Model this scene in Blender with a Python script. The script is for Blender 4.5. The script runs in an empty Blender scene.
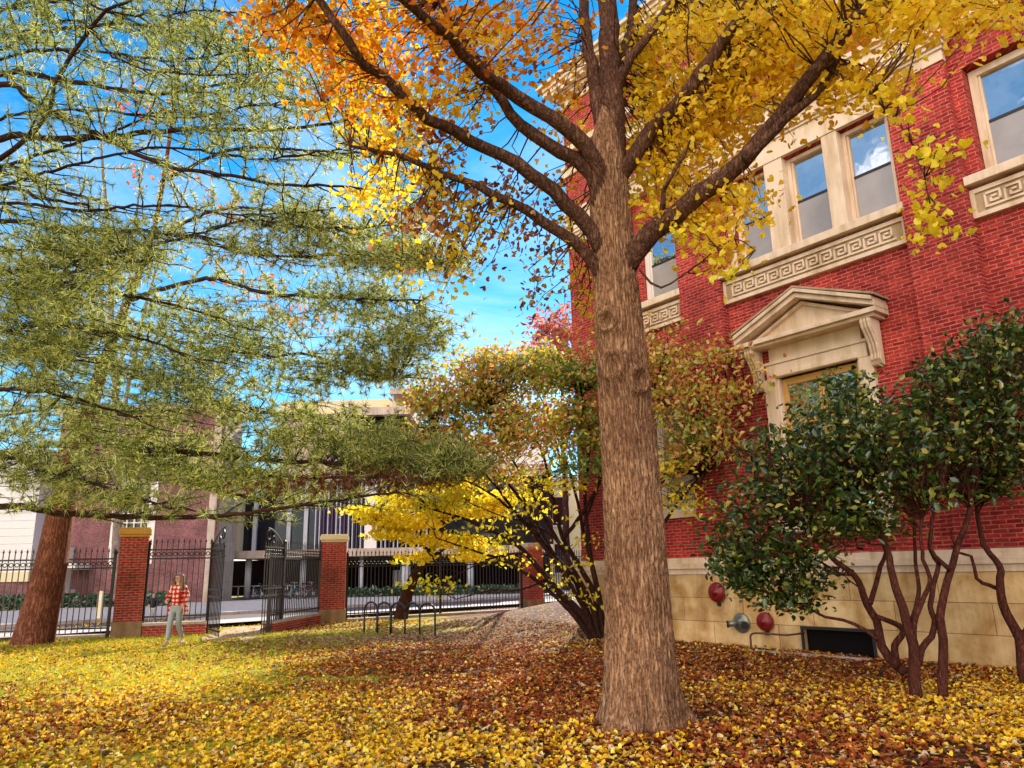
import bpy, bmesh, math, random
import numpy as np
from mathutils import Vector, Matrix
random.seed(7); RNG = np.random.default_rng(11)
S = bpy.context.scene
COL = S.collection
PI = math.pi

# ------------------------------------------------------------------ camera frame
F, CX, CY, H = 750.0, 512.0, 384.0, 1.6
_u = np.array([-67, 3040, 750.0]); _u /= np.linalg.norm(_u)
_y = np.array([0, 0, 1.0]) - _u[2] * _u; _y /= np.linalg.norm(_y)
_x = np.cross(_u, _y)
if _x[0] < 0: _x = -_x
R = np.array([_x, _y, _u])
C0 = np.array([0, 0, H])
def ray(px, py):
    d = R @ np.array([px - CX, CY - py, F]); return d / np.linalg.norm(d)
def at(px, py, Y):
    d = ray(px, py); return C0 + d * (Y / d[1])
def gp(px, py, z=0.0):
    d = ray(px, py); return C0 + d * ((z - H) / d[2])
def proj(P):
    c = (np.atleast_2d(P) - C0) @ R
    return CX + F * c[:, 0] / c[:, 2], CY - F * c[:, 1] / c[:, 2]
WD = R @ np.array([-592, -198, 750.0]); WD[2] = 0; WD /= np.linalg.norm(WD)
WN = np.array([-WD[1], WD[0], 0]); WN = -WN if WN[1] > 0 else WN
P0 = gp(1000, 668)
def in_front(P, d=0.2):
    return ((np.atleast_2d(P) - P0) @ WN) > d
def hgt(x, y):
    x = np.asarray(x, float); y = np.asarray(y, float)
    h = 0.72 * np.exp(-(((x - 2.4) / 3.3) ** 2 + ((y - 23.2) / 3.6) ** 2))
    h = h + 0.10 * np.exp(-(((x - 1.19) / 1.1) ** 2 + ((y - 8.03) / 1.1) ** 2))
    h = h + 0.03 * np.sin(x * 0.9 + 0.4) * np.sin(y * 0.7)*np.exp(-((x/14)**2+((y-14)/12)**2))
    return h

# ------------------------------------------------------------------ mesh helpers
class MB:
    def __init__(s): s.v = []; s.f = []
    def add(s, vs, fs):
        n = len(s.v); s.v += [tuple(map(float, p)) for p in vs]; s.f += [tuple(i + n for i in f) for f in fs]; return s
    def box(s, x0, x1, y0, y1, z0, z1):
        if x0 > x1: x0, x1 = x1, x0
        return s.add([(x0,y0,z0),(x1,y0,z0),(x1,y1,z0),(x0,y1,z0),(x0,y0,z1),(x1,y0,z1),(x1,y1,z1),(x0,y1,z1)],
              [(3,2,1,0),(4,5,6,7),(0,1,5,4),(1,2,6,5),(2,3,7,6),(3,0,4,7)])
    def quad(s, a, b, c, d): return s.add([a,b,c,d], [(0,1,2,3)])
    def prism(s, poly, y0, y1):           # polygon in x,z extruded along y
        n = len(poly)
        vs = [(p[0], y0, p[1]) for p in poly] + [(p[0], y1, p[1]) for p in poly]
        fs = [tuple(range(n)), tuple(range(2*n-1, n-1, -1))] + [((i+1) % n, i, n+i, n+(i+1) % n) for i in range(n)]
        return s.add(vs, fs)
    def tube(s, pts, rad, k=6, cap=True):
        pts = np.asarray(pts, float); n = len(pts)
        if np.isscalar(rad): rad = [rad] * n
        tang = np.gradient(pts, axis=0); ref = np.array([0.31, 0.17, 0.93])
        vs = []
        u = None
        for i in range(n):
            t = tang[i] / (np.linalg.norm(tang[i]) + 1e-9)
            if u is None:
                u = np.cross(t, ref)
                if np.linalg.norm(u) < 1e-3: u = np.cross(t, [1, 0, 0])
            else: u = u - (u @ t) * t
            u = u / (np.linalg.norm(u) + 1e-9); w = np.cross(t, u)
            for j in range(k):
                a = 2 * PI * j / k
                vs.append(pts[i] + rad[i] * (math.cos(a) * u + math.sin(a) * w))
        fs = []
        for i in range(n - 1):
            for j in range(k):
                fs.append((i*k+j, i*k+(j+1) % k, (i+1)*k+(j+1) % k, (i+1)*k+j))
        if cap: fs += [tuple(range(k-1, -1, -1)), tuple((n-1)*k + j for j in range(k))]
        return s.add(vs, fs)
    def lathe(s, prof, c=(0,0,0), k=16, axis='z'):
        vs = []; n = len(prof)
        for r, z in prof:
            for j in range(k):
                a = 2*PI*j/k; x, y = r*math.cos(a), r*math.sin(a)
                vs.append((c[0]+x, c[1]+y, c[2]+z) if axis == 'z' else (c[0]+x, c[1]-z, c[2]+y))
        fs = [(i*k+j, i*k+(j+1) % k, (i+1)*k+(j+1) % k, (i+1)*k+j) for i in range(n-1) for j in range(k)]
        fs += [tuple(range(k-1, -1, -1)), tuple((n-1)*k+j for j in range(k))]
        return s.add(vs, fs)
    def torus(s, c, R_, r, k=20, m=6, ax=(1,0,0), az=(0,0,1)):
        ax = np.array(ax, float); az = np.array(az, float); nn = np.cross(ax, az); vs = []
        for i in range(k):
            a = 2*PI*i/k; d = math.cos(a)*ax + math.sin(a)*az
            for j in range(m):
                b = 2*PI*j/m; vs.append(np.array(c) + d*(R_ + r*math.cos(b)) + nn*r*math.sin(b))
        return s.add(vs, [(i*m+j, ((i+1)%k)*m+j, ((i+1)%k)*m+(j+1)%m, i*m+(j+1)%m) for i in range(k) for j in range(m)])
    def build(s, name, mat, parent=None, smooth=False, bevel=0):
        me = bpy.data.meshes.new(name); me.from_pydata(s.v, [], s.f); me.update()
        o = bpy.data.objects.new(name, me); COL.objects.link(o)
        if mat: me.materials.append(mat)
        if parent: o.parent = parent
        if smooth: me.shade_smooth()
        if bevel:
            b = o.modifiers.new('Bevel', 'BEVEL'); b.width = bevel; b.segments = 2; b.limit_method = 'ANGLE'
        return o
def np_mesh(name, V, faces, mat, parent=None, smooth=False):
    """V (n,k,3) copies of a k-vertex template whose faces are index lists"""
    n, k = V.shape[:2]; me = bpy.data.meshes.new(name)
    lens = np.array([len(f) for f in faces]); idx = np.concatenate([np.array(f) for f in faces])
    loops = (np.arange(n)[:, None] * k + idx[None]).ravel().astype(np.int32)
    tot = np.tile(lens, n); start = np.concatenate([[0], np.cumsum(tot)[:-1]]).astype(np.int32)
    me.vertices.add(n*k); me.vertices.foreach_set('co', V.reshape(-1).astype(np.float32))
    me.loops.add(len(loops)); me.loops.foreach_set('vertex_index', loops)
    me.polygons.add(len(tot)); me.polygons.foreach_set('loop_start', start)
    me.update(calc_edges=True); me.validate()
    if smooth: me.shade_smooth()
    me.materials.append(mat)
    o = bpy.data.objects.new(name, me); COL.objects.link(o)
    if parent: o.parent = parent
    return o
def tag(o, label=None, cat=None, group=None, kind=None):
    if label: o['label'] = label
    if cat: o['category'] = cat
    if group: o['group'] = group
    if kind: o['kind'] = kind
    return o
def empty(name, loc=(0,0,0), rz=0.0, **k):
    o = bpy.data.objects.new(name, None); COL.objects.link(o); o.location = loc; o.rotation_euler = (0,0,rz)
    o.empty_display_size = 0.2
    return tag(o, **k)
def copy_tree(o, parent=None):
    c = o.copy(); COL.objects.link(c)
    if parent: c.parent = parent
    for ch in list(o.children): copy_tree(ch, c)
    return c
def smooth_line(P, step=0.25):
    P = np.asarray(P, float); Q = np.vstack([2*P[0]-P[1], P, 2*P[-1]-P[-2]]); out = []
    for i in range(1, len(Q)-2):
        n = max(2, int(np.linalg.norm(Q[i+1]-Q[i]) / step))
        for t in np.linspace(0, 1, n, endpoint=False):
            a, b, c, d = Q[i-1], Q[i], Q[i+1], Q[i+2]
            out.append(0.5*((2*b) + (-a+c)*t + (2*a-5*b+4*c-d)*t*t + (-a+3*b-3*c+d)*t**3))
    out.append(P[-1]); return np.array(out)
def pline(pts, Ys):
    """image polyline -> space curve whose distance runs through the values Ys"""
    n = len(pts); Y = np.interp(np.linspace(0, 1, n), np.linspace(0, 1, len(Ys)), Ys)
    return np.array([at(p[0], p[1], y) for p, y in zip(pts, Y)])

# ------------------------------------------------------------------ materials
def new_mat(name):
    m = bpy.data.materials.new(name); m.use_nodes = True; nt = m.node_tree; nt.nodes.clear()
    out = nt.nodes.new('ShaderNodeOutputMaterial'); return m, nt, out
def N(nt, t, **k):
    n = nt.nodes.new(t)
    for a, b in k.items():
        if a.startswith('i_'):
            key = a[2:].replace('_', ' '); n.inputs[key].default_value = b
        else: setattr(n, a, b)
    return n
def ramp(nt, fac, stops, interp='LINEAR'):
    r = N(nt, 'ShaderNodeValToRGB'); cr = r.color_ramp; cr.interpolation = interp
    while len(cr.elements) < len(stops): cr.elements.new(0.5)
    for e, (p, c) in zip(cr.elements, stops): e.position = p; e.color = (*c, 1) if len(c) == 3 else c
    nt.links.new(fac, r.inputs[0]); return r.outputs[0]
def math_(nt, op, a, b=None):
    n = N(nt, 'ShaderNodeMath', operation=op)
    for i, v in enumerate((a, b)):
        if v is None: continue
        if isinstance(v, (int, float)): n.inputs[i].default_value = v
        else: nt.links.new(v, n.inputs[i])
    return n.outputs[0]
def mixc(nt, fac, a, b, mode='MIX'):
    n = N(nt, 'ShaderNodeMix', data_type='RGBA', blend_type=mode)
    for s, v in ((n.inputs[0], fac), (n.inputs[6], a), (n.inputs[7], b)):
        if isinstance(v, (int, float)): s.default_value = v
        elif isinstance(v, tuple): s.default_value = (*v, 1)
        else: nt.links.new(v, s)
    return n.outputs[2]
def coords(nt, kind='Object'):
    return N(nt, 'ShaderNodeTexCoord').outputs[kind]
def noise(nt, vec, scale, detail=4, rough=0.55, dist=0.0, out=0):
    n = N(nt, 'ShaderNodeTexNoise'); n.inputs['Scale'].default_value = scale; n.inputs['Detail'].default_value = detail
    n.inputs['Roughness'].default_value = rough; n.inputs['Distortion'].default_value = dist
    if vec is not None: nt.links.new(vec, n.inputs['Vector'])
    return n.outputs[out]
def scaled(nt, vec, s):
    m = N(nt, 'ShaderNodeMapping'); nt.links.new(vec, m.inputs[0]); m.inputs['Scale'].default_value = s; return m.outputs[0]
def bump(nt, h, strength=0.4, dist=0.02):
    b = N(nt, 'ShaderNodeBump'); b.inputs['Strength'].default_value = strength; b.inputs['Distance'].default_value = dist
    nt.links.new(h, b.inputs['Height']); return b.outputs[0]
def principled(nt, out, col, rough=0.8, spec=0.3, normal=None, metal=0.0):
    p = N(nt, 'ShaderNodeBsdfPrincipled')
    if isinstance(col, tuple): p.inputs['Base Color'].default_value = (*col, 1)
    else: nt.links.new(col, p.inputs['Base Color'])
    if isinstance(rough, (int, float)): p.inputs['Roughness'].default_value = rough
    else: nt.links.new(rough, p.inputs['Roughness'])
    p.inputs['Specular IOR Level'].default_value = spec; p.inputs['Metallic'].default_value = metal
    if normal is not None: nt.links.new(normal, p.inputs['Normal'])
    nt.links.new(p.outputs[0], out.inputs[0]); return p
def simple(name, col, rough=0.7, spec=0.3, metal=0.0, var=0.25, scale=6.0, bmp=0.15):
    m, nt, out = new_mat(name); v = coords(nt)
    f = noise(nt, v, scale, 5)
    c = mixc(nt, f, tuple(x*(1-var) for x in col), tuple(min(1, x*(1+var)) for x in col))
    principled(nt, out, c, rough, spec, bump(nt, noise(nt, v, scale*8, 3), bmp, 0.01), metal); return m
def brick(name, c1, c2, mortar, bw=0.215, rh=0.068, ms=0.008, dark=0.48):
    m, nt, out = new_mat(name); v = coords(nt)
    sx = N(nt, 'ShaderNodeSeparateXYZ'); nt.links.new(v, sx.inputs[0])
    cb = N(nt, 'ShaderNodeCombineXYZ'); nt.links.new(math_(nt, 'ADD', sx.outputs[0], sx.outputs[1]), cb.inputs[0]); nt.links.new(sx.outputs[2], cb.inputs[1])
    b = N(nt, 'ShaderNodeTexBrick'); nt.links.new(cb.outputs[0], b.inputs['Vector'])
    b.inputs['Scale'].default_value = 1.0; b.inputs['Brick Width'].default_value = bw; b.inputs['Row Height'].default_value = rh
    b.inputs['Mortar Size'].default_value = ms; b.inputs['Mortar Smooth'].default_value = 0.2; b.inputs['Bias'].default_value = 0.0
    b.inputs['Color1'].default_value = (*c1, 1); b.inputs['Color2'].default_value = (*c2, 1); b.inputs['Mortar'].default_value = (*mortar, 1)
    st = noise(nt, v, 0.9, 5, 0.6)
    c = mixc(nt, 1.0, b.outputs[0], ramp(nt, st, [(0.3, (dark,)*3), (0.7, (1.15,)*3)]), 'MULTIPLY')
    sp = noise(nt, scaled(nt, cb.outputs[0], (9, 28, 1)), 1.0, 2)
    c = mixc(nt, 1.0, c, ramp(nt, sp, [(0.35, (0.62,)*3), (0.65, (1.22,)*3)]), 'MULTIPLY')
    h = math_(nt, 'ADD', math_(nt, 'MULTIPLY', b.outputs[1], -1.0), math_(nt, 'MULTIPLY', noise(nt, v, 60, 3), 0.35))
    principled(nt, out, c, 0.85, 0.2, bump(nt, h, 0.5, 0.012)); return m
def stone(name, c1, c2, joints=None, scale=1.6, rough=0.85):
    m, nt, out = new_mat(name); v = coords(nt)
    n1 = noise(nt, v, scale, 6, 0.62, 0.4); n2 = noise(nt, scaled(nt, v, (3, 3, 0.5)), 1.3, 5, 0.6)
    c = ramp(nt, n1, [(0.3, c2), (0.65, c1)])
    c = mixc(nt, 1.0, c, ramp(nt, n2, [(0.30, (0.74, 0.67, 0.56)), (0.55, (1.05, 1.05, 1.05))]), 'MULTIPLY')
    h = noise(nt, v, 25, 5)
    if joints:
        sx = N(nt, 'ShaderNodeSeparateXYZ'); nt.links.new(v, sx.inputs[0])
        cb = N(nt, 'ShaderNodeCombineXYZ'); nt.links.new(math_(nt, 'ADD', sx.outputs[0], sx.outputs[1]), cb.inputs[0]); nt.links.new(sx.outputs[2], cb.inputs[1])
        b = N(nt, 'ShaderNodeTexBrick'); nt.links.new(cb.outputs[0], b.inputs['Vector']); b.inputs['Scale'].default_value = 1
        b.inputs['Brick Width'].default_value = joints[0]; b.inputs['Row Height'].default_value = joints[1]; b.inputs['Mortar Size'].default_value = 0.006
        b.inputs['Color1'].default_value = (0.86,)*3+(1,); b.inputs['Color2'].default_value = (1.08,)*3+(1,); b.inputs['Mortar'].default_value = (0.35, 0.28, 0.2, 1)
        c = mixc(nt, 1.0, c, b.outputs[0], 'MULTIPLY')
        h = math_(nt, 'SUBTRACT', h, b.outputs[1])
    principled(nt, out, c, rough, 0.2, bump(nt, h, 0.35, 0.01)); return m
def leaf_mat(name, stops, trans=0.45, gloss=0.06, rough=0.45, vein=False):
    m, nt, out = new_mat(name)
    g = N(nt, 'ShaderNodeNewGeometry')
    c = ramp(nt, g.outputs['Random Per Island'], stops)
    v = coords(nt); c = mixc(nt, 1.0, c, ramp(nt, noise(nt, v, 22, 3), [(0.3, (0.78, 0.74, 0.66)), (0.6, (1.05, 1.05, 1.05))]), 'MULTIPLY')
    d = N(nt, 'ShaderNodeBsdfDiffuse'); t = N(nt, 'ShaderNodeBsdfTranslucent'); gl = N(nt, 'ShaderNodeBsdfGlossy'); gl.inputs['Roughness'].default_value = rough
    nt.links.new(c, d.inputs[0]); nt.links.new(c, t.inputs[0])
    a = N(nt, 'ShaderNodeMixShader'); a.inputs[0].default_value = trans; nt.links.new(d.outputs[0], a.inputs[1]); nt.links.new(t.outputs[0], a.inputs[2])
    b = N(nt, 'ShaderNodeMixShader'); b.inputs[0].default_value = gloss; nt.links.new(a.outputs[0], b.inputs[1]); nt.links.new(gl.outputs[0], b.inputs[2])
    nt.links.new(b.outputs[0], out.inputs[0]); return m
def glass(name, refl=0.6, dark=(0.02, 0.025, 0.03), tint=(0.9, 0.95, 1.0), rough=0.02, wavy=0.04, lwf=0.6):
    m, nt, out = new_mat(name); v = coords(nt)
    nb = bump(nt, noise(nt, v, 2.2, 2), wavy, 0.05)
    d = N(nt, 'ShaderNodeBsdfDiffuse'); gl = N(nt, 'ShaderNodeBsdfGlossy'); gl.inputs['Roughness'].default_value = rough
    nt.links.new(nb, gl.inputs['Normal']); gl.inputs[0].default_value = (*tint, 1)
    nt.links.new(mixc(nt, noise(nt, v, 1.5, 3), tuple(x*0.6 for x in dark), tuple(x*1.5 for x in dark)), d.inputs[0])
    lw = N(nt, 'ShaderNodeLayerWeight'); lw.inputs[0].default_value = 0.35
    f = math_(nt, 'MINIMUM', math_(nt, 'ADD', math_(nt, 'MULTIPLY', lw.outputs[0], lwf), refl), 0.95)
    a = N(nt, 'ShaderNodeMixShader'); nt.links.new(f, a.inputs[0]); nt.links.new(d.outputs[0], a.inputs[1]); nt.links.new(gl.outputs[0], a.inputs[2])
    nt.links.new(a.outputs[0], out.inputs[0]); return m
def bark(name, c1, c2, c3, sc=9.0, stretch=0.16, strength=0.9):
    m, nt, out = new_mat(name); v = coords(nt)
    w = noise(nt, scaled(nt, v, (1, 1, 0.45)), 4.0, 3, out=1)
    vm = N(nt, 'ShaderNodeVectorMath', operation='MULTIPLY_ADD'); nt.links.new(w, vm.inputs[0]); vm.inputs[1].default_value = (0.08, 0.08, 0.08); nt.links.new(v, vm.inputs[2])
    vv = scaled(nt, vm.outputs[0], (sc, sc, sc*stretch))
    def ridge(s, d):
        n = noise(nt, vv, s, d, 0.6, 0.3); return math_(nt, 'SUBTRACT', 1.0, math_(nt, 'MULTIPLY', math_(nt, 'ABSOLUTE', math_(nt, 'SUBTRACT', n, 0.5)), 5.0))
    r1 = ridge(1.3, 2); r2 = ridge(3.1, 3); n2 = noise(nt, v, 40, 4, 0.7)
    h = math_(nt, 'SUBTRACT', 0.85, math_(nt, 'ADD', math_(nt, 'MULTIPLY', r1, 0.36), math_(nt, 'MULTIPLY', r2, 0.24)))
    h = math_(nt, 'ADD', h, math_(nt, 'MULTIPLY', math_(nt, 'SUBTRACT', n2, 0.5), 0.5))
    c = ramp(nt, h, [(0.22, c1), (0.5, c2), (0.85, c3)])
    big = noise(nt, v, 1.3, 4)
    c = mixc(nt, 1.0, c, ramp(nt, big, [(0.3, (0.72, 0.66, 0.62)), (0.68, (1.15, 1.12, 1.08))]), 'MULTIPLY')
    principled(nt, out, c, 0.92, 0.12, bump(nt, h, strength, 0.03)); return m

M = {}
M['brick'] = brick('hall_brick', (0.56, 0.045, 0.034), (0.30, 0.012, 0.014), (0.50, 0.20, 0.16))
M['brick_pier'] = brick('pier_brick', (0.45, 0.05, 0.03), (0.30, 0.028, 0.02), (0.44, 0.24, 0.18))
M['brick_far'] = brick('far_brick', (0.26, 0.075, 0.08), (0.15, 0.035, 0.045), (0.36, 0.22, 0.22), ms=0.011)
M['stone'] = stone('pale_stone', (0.74, 0.58, 0.45), (0.66, 0.50, 0.36))
M['stone_base'] = stone('base_stone', (0.74, 0.52, 0.27), (0.44, 0.23, 0.07), joints=(1.5, 0.47), scale=2.2)
M['stone_dirt_shade'] = stone('grimy_shade_stone', (0.46, 0.34, 0.22), (0.34, 0.24, 0.15))  # grimy stone, also the painted groove shade of the key panels
M['wood_frame'] = simple('ochre_wood', (0.55, 0.30, 0.08), 0.5)
M['white'] = simple('white_paint', (0.72, 0.66, 0.60), 0.5, var=0.08)
M['white_far'] = simple('white_siding', (0.70, 0.66, 0.66), 0.6, var=0.08)
M['iron'] = simple('black_iron', (0.018, 0.014, 0.014), 0.45, 0.4)
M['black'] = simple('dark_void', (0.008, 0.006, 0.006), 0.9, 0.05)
M['concrete'] = stone('concrete', (0.52, 0.42, 0.36), (0.42, 0.33, 0.27), joints=(2.4, 1.2))
M['cream'] = simple('cream_panel', (0.70, 0.58, 0.36), 0.7, var=0.1)
M['grey_metal'] = simple('grey_metal', (0.42, 0.44, 0.50), 0.4, 0.4)
M['purple'] = simple('plum_panel', (0.09, 0.05, 0.12), 0.5)
M['red_disc'] = simple('red_enamel', (0.20, 0.008, 0.010), 0.35, 0.5)
M['pipe'] = simple('rusty_pipe', (0.12, 0.05, 0.03), 0.6)
M['chrome'] = simple('dull_brass', (0.22, 0.24, 0.20), 0.35, 0.5, metal=0.6)
M['asphalt'] = simple('asphalt', (0.09, 0.075, 0.085), 0.9, 0.2)
M['pavement'] = stone('pavement_slabs', (0.46, 0.42, 0.43), (0.38, 0.34, 0.36))
M['path'] = stone('path_paving', (0.50, 0.36, 0.26), (0.40, 0.27, 0.19))
M['pier_base'] = stone('weathered_pier_base', (0.30, 0.20, 0.11), (0.18, 0.11, 0.06))
M['ochre'] = simple('sunlit_ochre_cap', (0.55, 0.30, 0.06), 0.8)  # ochre paints the left pier cap as sunlit brick
M['glass'] = glass('window_glass', 0.62)
M['screen'] = glass('screened_glass', 0.07, (0.30, 0.265, 0.25), rough=0.2, lwf=0.3)
M['glass_far'] = glass('dark_glass', 0.02, (0.010, 0.010, 0.014), lwf=0.12)
M['bark'] = bark('grey_brown_bark', (0.07, 0.028, 0.015), (0.38, 0.21, 0.115), (0.66, 0.44, 0.27), 17.0, 0.20, 1.0)
M['bark_limb'] = bark('limb_bark', (0.025, 0.011, 0.008), (0.12, 0.058, 0.038), (0.27, 0.15, 0.10), 16.0, 0.3, 0.7)
M['bark_pine'] = bark('pine_bark', (0.045, 0.014, 0.008), (0.19, 0.068, 0.038), (0.33, 0.16, 0.10), 9, 0.25)
M['bark_dark'] = bark('dark_bark', (0.015, 0.006, 0.005), (0.05, 0.021, 0.017), (0.11, 0.05, 0.037), 20, 0.25, 0.5)
M['bark_rh'] = bark('shrub_bark', (0.025,0.008,0.006), (0.085,0.026,0.018), (0.16,0.06,0.04), 22, 0.25, 0.5)
M['bark_grey'] = bark('grey_bark', (0.12,0.09,0.08), (0.26,0.21,0.19), (0.38,0.33,0.30), 14, 0.25, 0.5)
M['leaf_redpink'] = leaf_mat('pinkish_red_leaf', [(0,(0.45,0.06,0.05)),(0.6,(0.6,0.16,0.12)),(1,(0.6,0.35,0.15))], 0.5)
M['twig'] = simple('pine_twig', (0.022, 0.012, 0.010), 0.9)
M['leaf_yellow'] = leaf_mat('golden_leaf', [(0, (0.95, 0.72, 0.03)), (0.45, (0.95, 0.62, 0.015)), (0.75, (0.95, 0.78, 0.08)), (0.92, (0.85, 0.40, 0.01)), (1, (0.75, 0.74, 0.10))], 0.55, 0.02)
M['leaf_orange'] = leaf_mat('orange_leaf', [(0, (0.86, 0.27, 0.01)), (0.4, (0.90, 0.38, 0.012)), (0.65, (0.92, 0.58, 0.02)), (0.85, (0.66, 0.15, 0.01)), (1, (0.30, 0.06, 0.015))], 0.55, 0.02)
M['leaf_brown'] = leaf_mat('russet_leaf', [(0, (0.16, 0.035, 0.014)), (0.4, (0.28, 0.07, 0.02)), (0.7, (0.50, 0.20, 0.02)), (0.88, (0.75, 0.45, 0.04)), (1, (0.35, 0.04, 0.02))], 0.4)
M['leaf_lemon'] = leaf_mat('lemon_leaf', [(0, (0.92, 0.76, 0.02)), (0.6, (0.90, 0.68, 0.03)), (1, (0.75, 0.72, 0.06))], 0.5, 0.02)
M['leaf_dogwood'] = leaf_mat('turning_leaf', [(0, (0.34, 0.46, 0.03)), (0.22, (0.60, 0.56, 0.05)), (0.4, (0.84, 0.56, 0.08)), (0.55, (0.80, 0.36, 0.09)), (0.72, (0.62, 0.14, 0.06)), (0.85, (0.86, 0.68, 0.10)), (1, (0.22, 0.38, 0.03))], 0.45, 0.08)
M['leaf_green'] = leaf_mat('green_leaf', [(0, (0.10, 0.22, 0.03)), (0.5, (0.22, 0.32, 0.04)), (1, (0.40, 0.40, 0.06))], 0.45, 0.08)
M['leaf_rhodo'] = leaf_mat('dark_evergreen_leaf', [(0, (0.014, 0.045, 0.008)), (0.45, (0.040, 0.090, 0.014)), (0.75, (0.09, 0.15, 0.02)), (0.9, (0.36, 0.40, 0.06)), (1, (0.62, 0.50, 0.16))], 0.32, 0.06, 0.28)
M['leaf_red'] = leaf_mat('red_leaf', [(0, (0.60, 0.06, 0.03)), (1, (0.70, 0.20, 0.05))], 0.5)
M['needle'] = leaf_mat('pine_needle', [(0, (0.018, 0.045, 0.012)), (0.32, (0.09, 0.15, 0.022)), (0.54, (0.38, 0.44, 0.05)), (0.78, (0.80, 0.78, 0.17)), (1, (0.88, 0.84, 0.48))], 0.45, 0.05)
M['needle_brown'] = leaf_mat('dead_needle', [(0, (0.07, 0.016, 0.008)), (1, (0.24, 0.08, 0.025))], 0.3, 0.04)
M['litter'] = leaf_mat('fallen_leaf_yellow', [(0, (0.90, 0.64, 0.03)), (0.35, (0.86, 0.48, 0.02)), (0.6, (0.92, 0.74, 0.12)), (0.78, (0.62, 0.24, 0.02)), (0.9, (0.24, 0.05, 0.015)), (1, (0.85, 0.74, 0.35))], 0.2, 0.015)
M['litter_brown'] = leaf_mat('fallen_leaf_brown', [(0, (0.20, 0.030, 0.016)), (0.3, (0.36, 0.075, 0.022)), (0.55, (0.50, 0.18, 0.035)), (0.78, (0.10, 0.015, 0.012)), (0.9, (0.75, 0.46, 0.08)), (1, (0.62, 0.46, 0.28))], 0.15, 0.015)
M['litter_pale'] = leaf_mat('fallen_leaf_pale', [(0, (0.55, 0.40, 0.30)), (0.4, (0.62, 0.46, 0.24)), (0.7, (0.45, 0.24, 0.15)), (0.85, (0.40, 0.06, 0.03)), (1, (0.70, 0.60, 0.45))], 0.15, 0.015)
M['grass'] = leaf_mat('grass_blade', [(0, (0.20, 0.24, 0.015)), (0.5, (0.42, 0.43, 0.02)), (1, (0.62, 0.56, 0.03))], 0.4, 0.03)

# ------------------------------------------------------------------ leaf tools
FAN = (np.array([(0,0,0),(.42,.30,.10),(.56,.72,.12),(.24,.92,.03),(0,.70,-.02),(-.24,.92,.03),(-.56,.72,.12),(-.42,.30,.10)]) - [0,.45,0], [[0,1,2,3,4],[0,4,5,6,7]])
OVATE = (np.array([(0,0,0),(.27,.35,.08),(.21,.7,.06),(0,1,-.06),(-.21,.7,.06),(-.27,.35,.08)]) - [0,.4,0], [[0,1,2,3],[0,3,4,5]])
LOBED = (np.array([(0,0,0),(.30,.12,.06),(.58,.38,.10),(.34,.52,.05),(.40,.86,.02),(.12,.72,.0),(0,1.05,-.08),(-.12,.72,.0),(-.40,.86,.02),(-.34,.52,.05),(-.58,.38,.10),(-.30,.12,.06)]) - [0,.45,0], [[0,1,2,3,4,5,6],[0,6,7,8,9,10,11]])
def leaf_cloud(name, P, size, tpl, mat, parent, up=0.6, spread=0.9, curl=1.0):
    P = np.asarray(P, float); n = len(P)
    if n == 0: return None
    nz = RNG.normal(size=(n,3)) * spread + [0,0,up]; nz /= np.linalg.norm(nz, axis=1)[:,None]
    t = RNG.normal(size=(n,3)); t -= (t*nz).sum(1)[:,None]*nz; t /= np.linalg.norm(t, axis=1)[:,None]
    b = np.cross(nz, t)
    s = size * RNG.uniform(0.6, 1.25, n); cu = curl * RNG.uniform(0.3, 2.2, n)
    T = tpl[0]
    V = P[:,None,:] + s[:,None,None] * (T[None,:,0,None]*t[:,None,:] + T[None,:,1,None]*b[:,None,:] + (T[None,:,2,None]*cu[:,None,None])*nz[:,None,:])
    return np_mesh(name, V, tpl[1], mat, parent)
def blob_pts(blobs):
    """blobs: (px, py, rx, ry, count, Ynear, Yfar) -> points in space"""
    out = []
    for (x, y, rx, ry, n, y0, y1) in blobs:
        a = RNG.uniform(0, 2*PI, n); r = np.sqrt(RNG.uniform(0, 1, n)) * RNG.uniform(0.5, 1.35, n)
        Y = RNG.uniform(y0, y1, n)
        for ai, ri, Yi in zip(a, r, Y): out.append(at(x + rx*ri*math.cos(ai), y + ry*ri*math.sin(ai), Yi))
    return np.array(out)
def grow_twigs(mb, ctr, nodes, r0=0.012, r1=0.004, sag=0.05, k=4, maxlen=2.5):
    """a thin curved twig from the nearest limb node to each cluster centre; returns sample points on the twigs"""
    samp = []
    nodes = np.asarray(nodes)
    for c in ctr:
        d = np.linalg.norm(nodes - c, axis=1); j = np.argmin(d + RNG.uniform(0, 0.15, len(d))); a = nodes[j]; L = d[j]
        if L > maxlen: a = c + (a - c) * (maxlen*0.6 / L); L = maxlen*0.6
        m = (a + c)/2 + RNG.normal(size=3)*L*0.08 + [0,0,sag*L]
        q = (a + 3*c)/4 + RNG.normal(size=3)*L*0.05 + [0,0,sag*L*0.6]
        line = np.array([a, (a+m)/2 + RNG.normal(size=3)*L*0.03, m, q, c])
        rr = min(r0, 0.006 + 0.006*L)
        mb.tube(line, np.linspace(rr, r1, 5), k, cap=False)
        samp.append(line)
    return samp
def around(ctr, n, sx, sz):
    ctr = np.asarray(ctr); m = len(ctr)
    return (ctr[:,None,:] + RNG.normal(size=(m,n,3)) * [sx, sx, sz]).reshape(-1,3)
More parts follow.
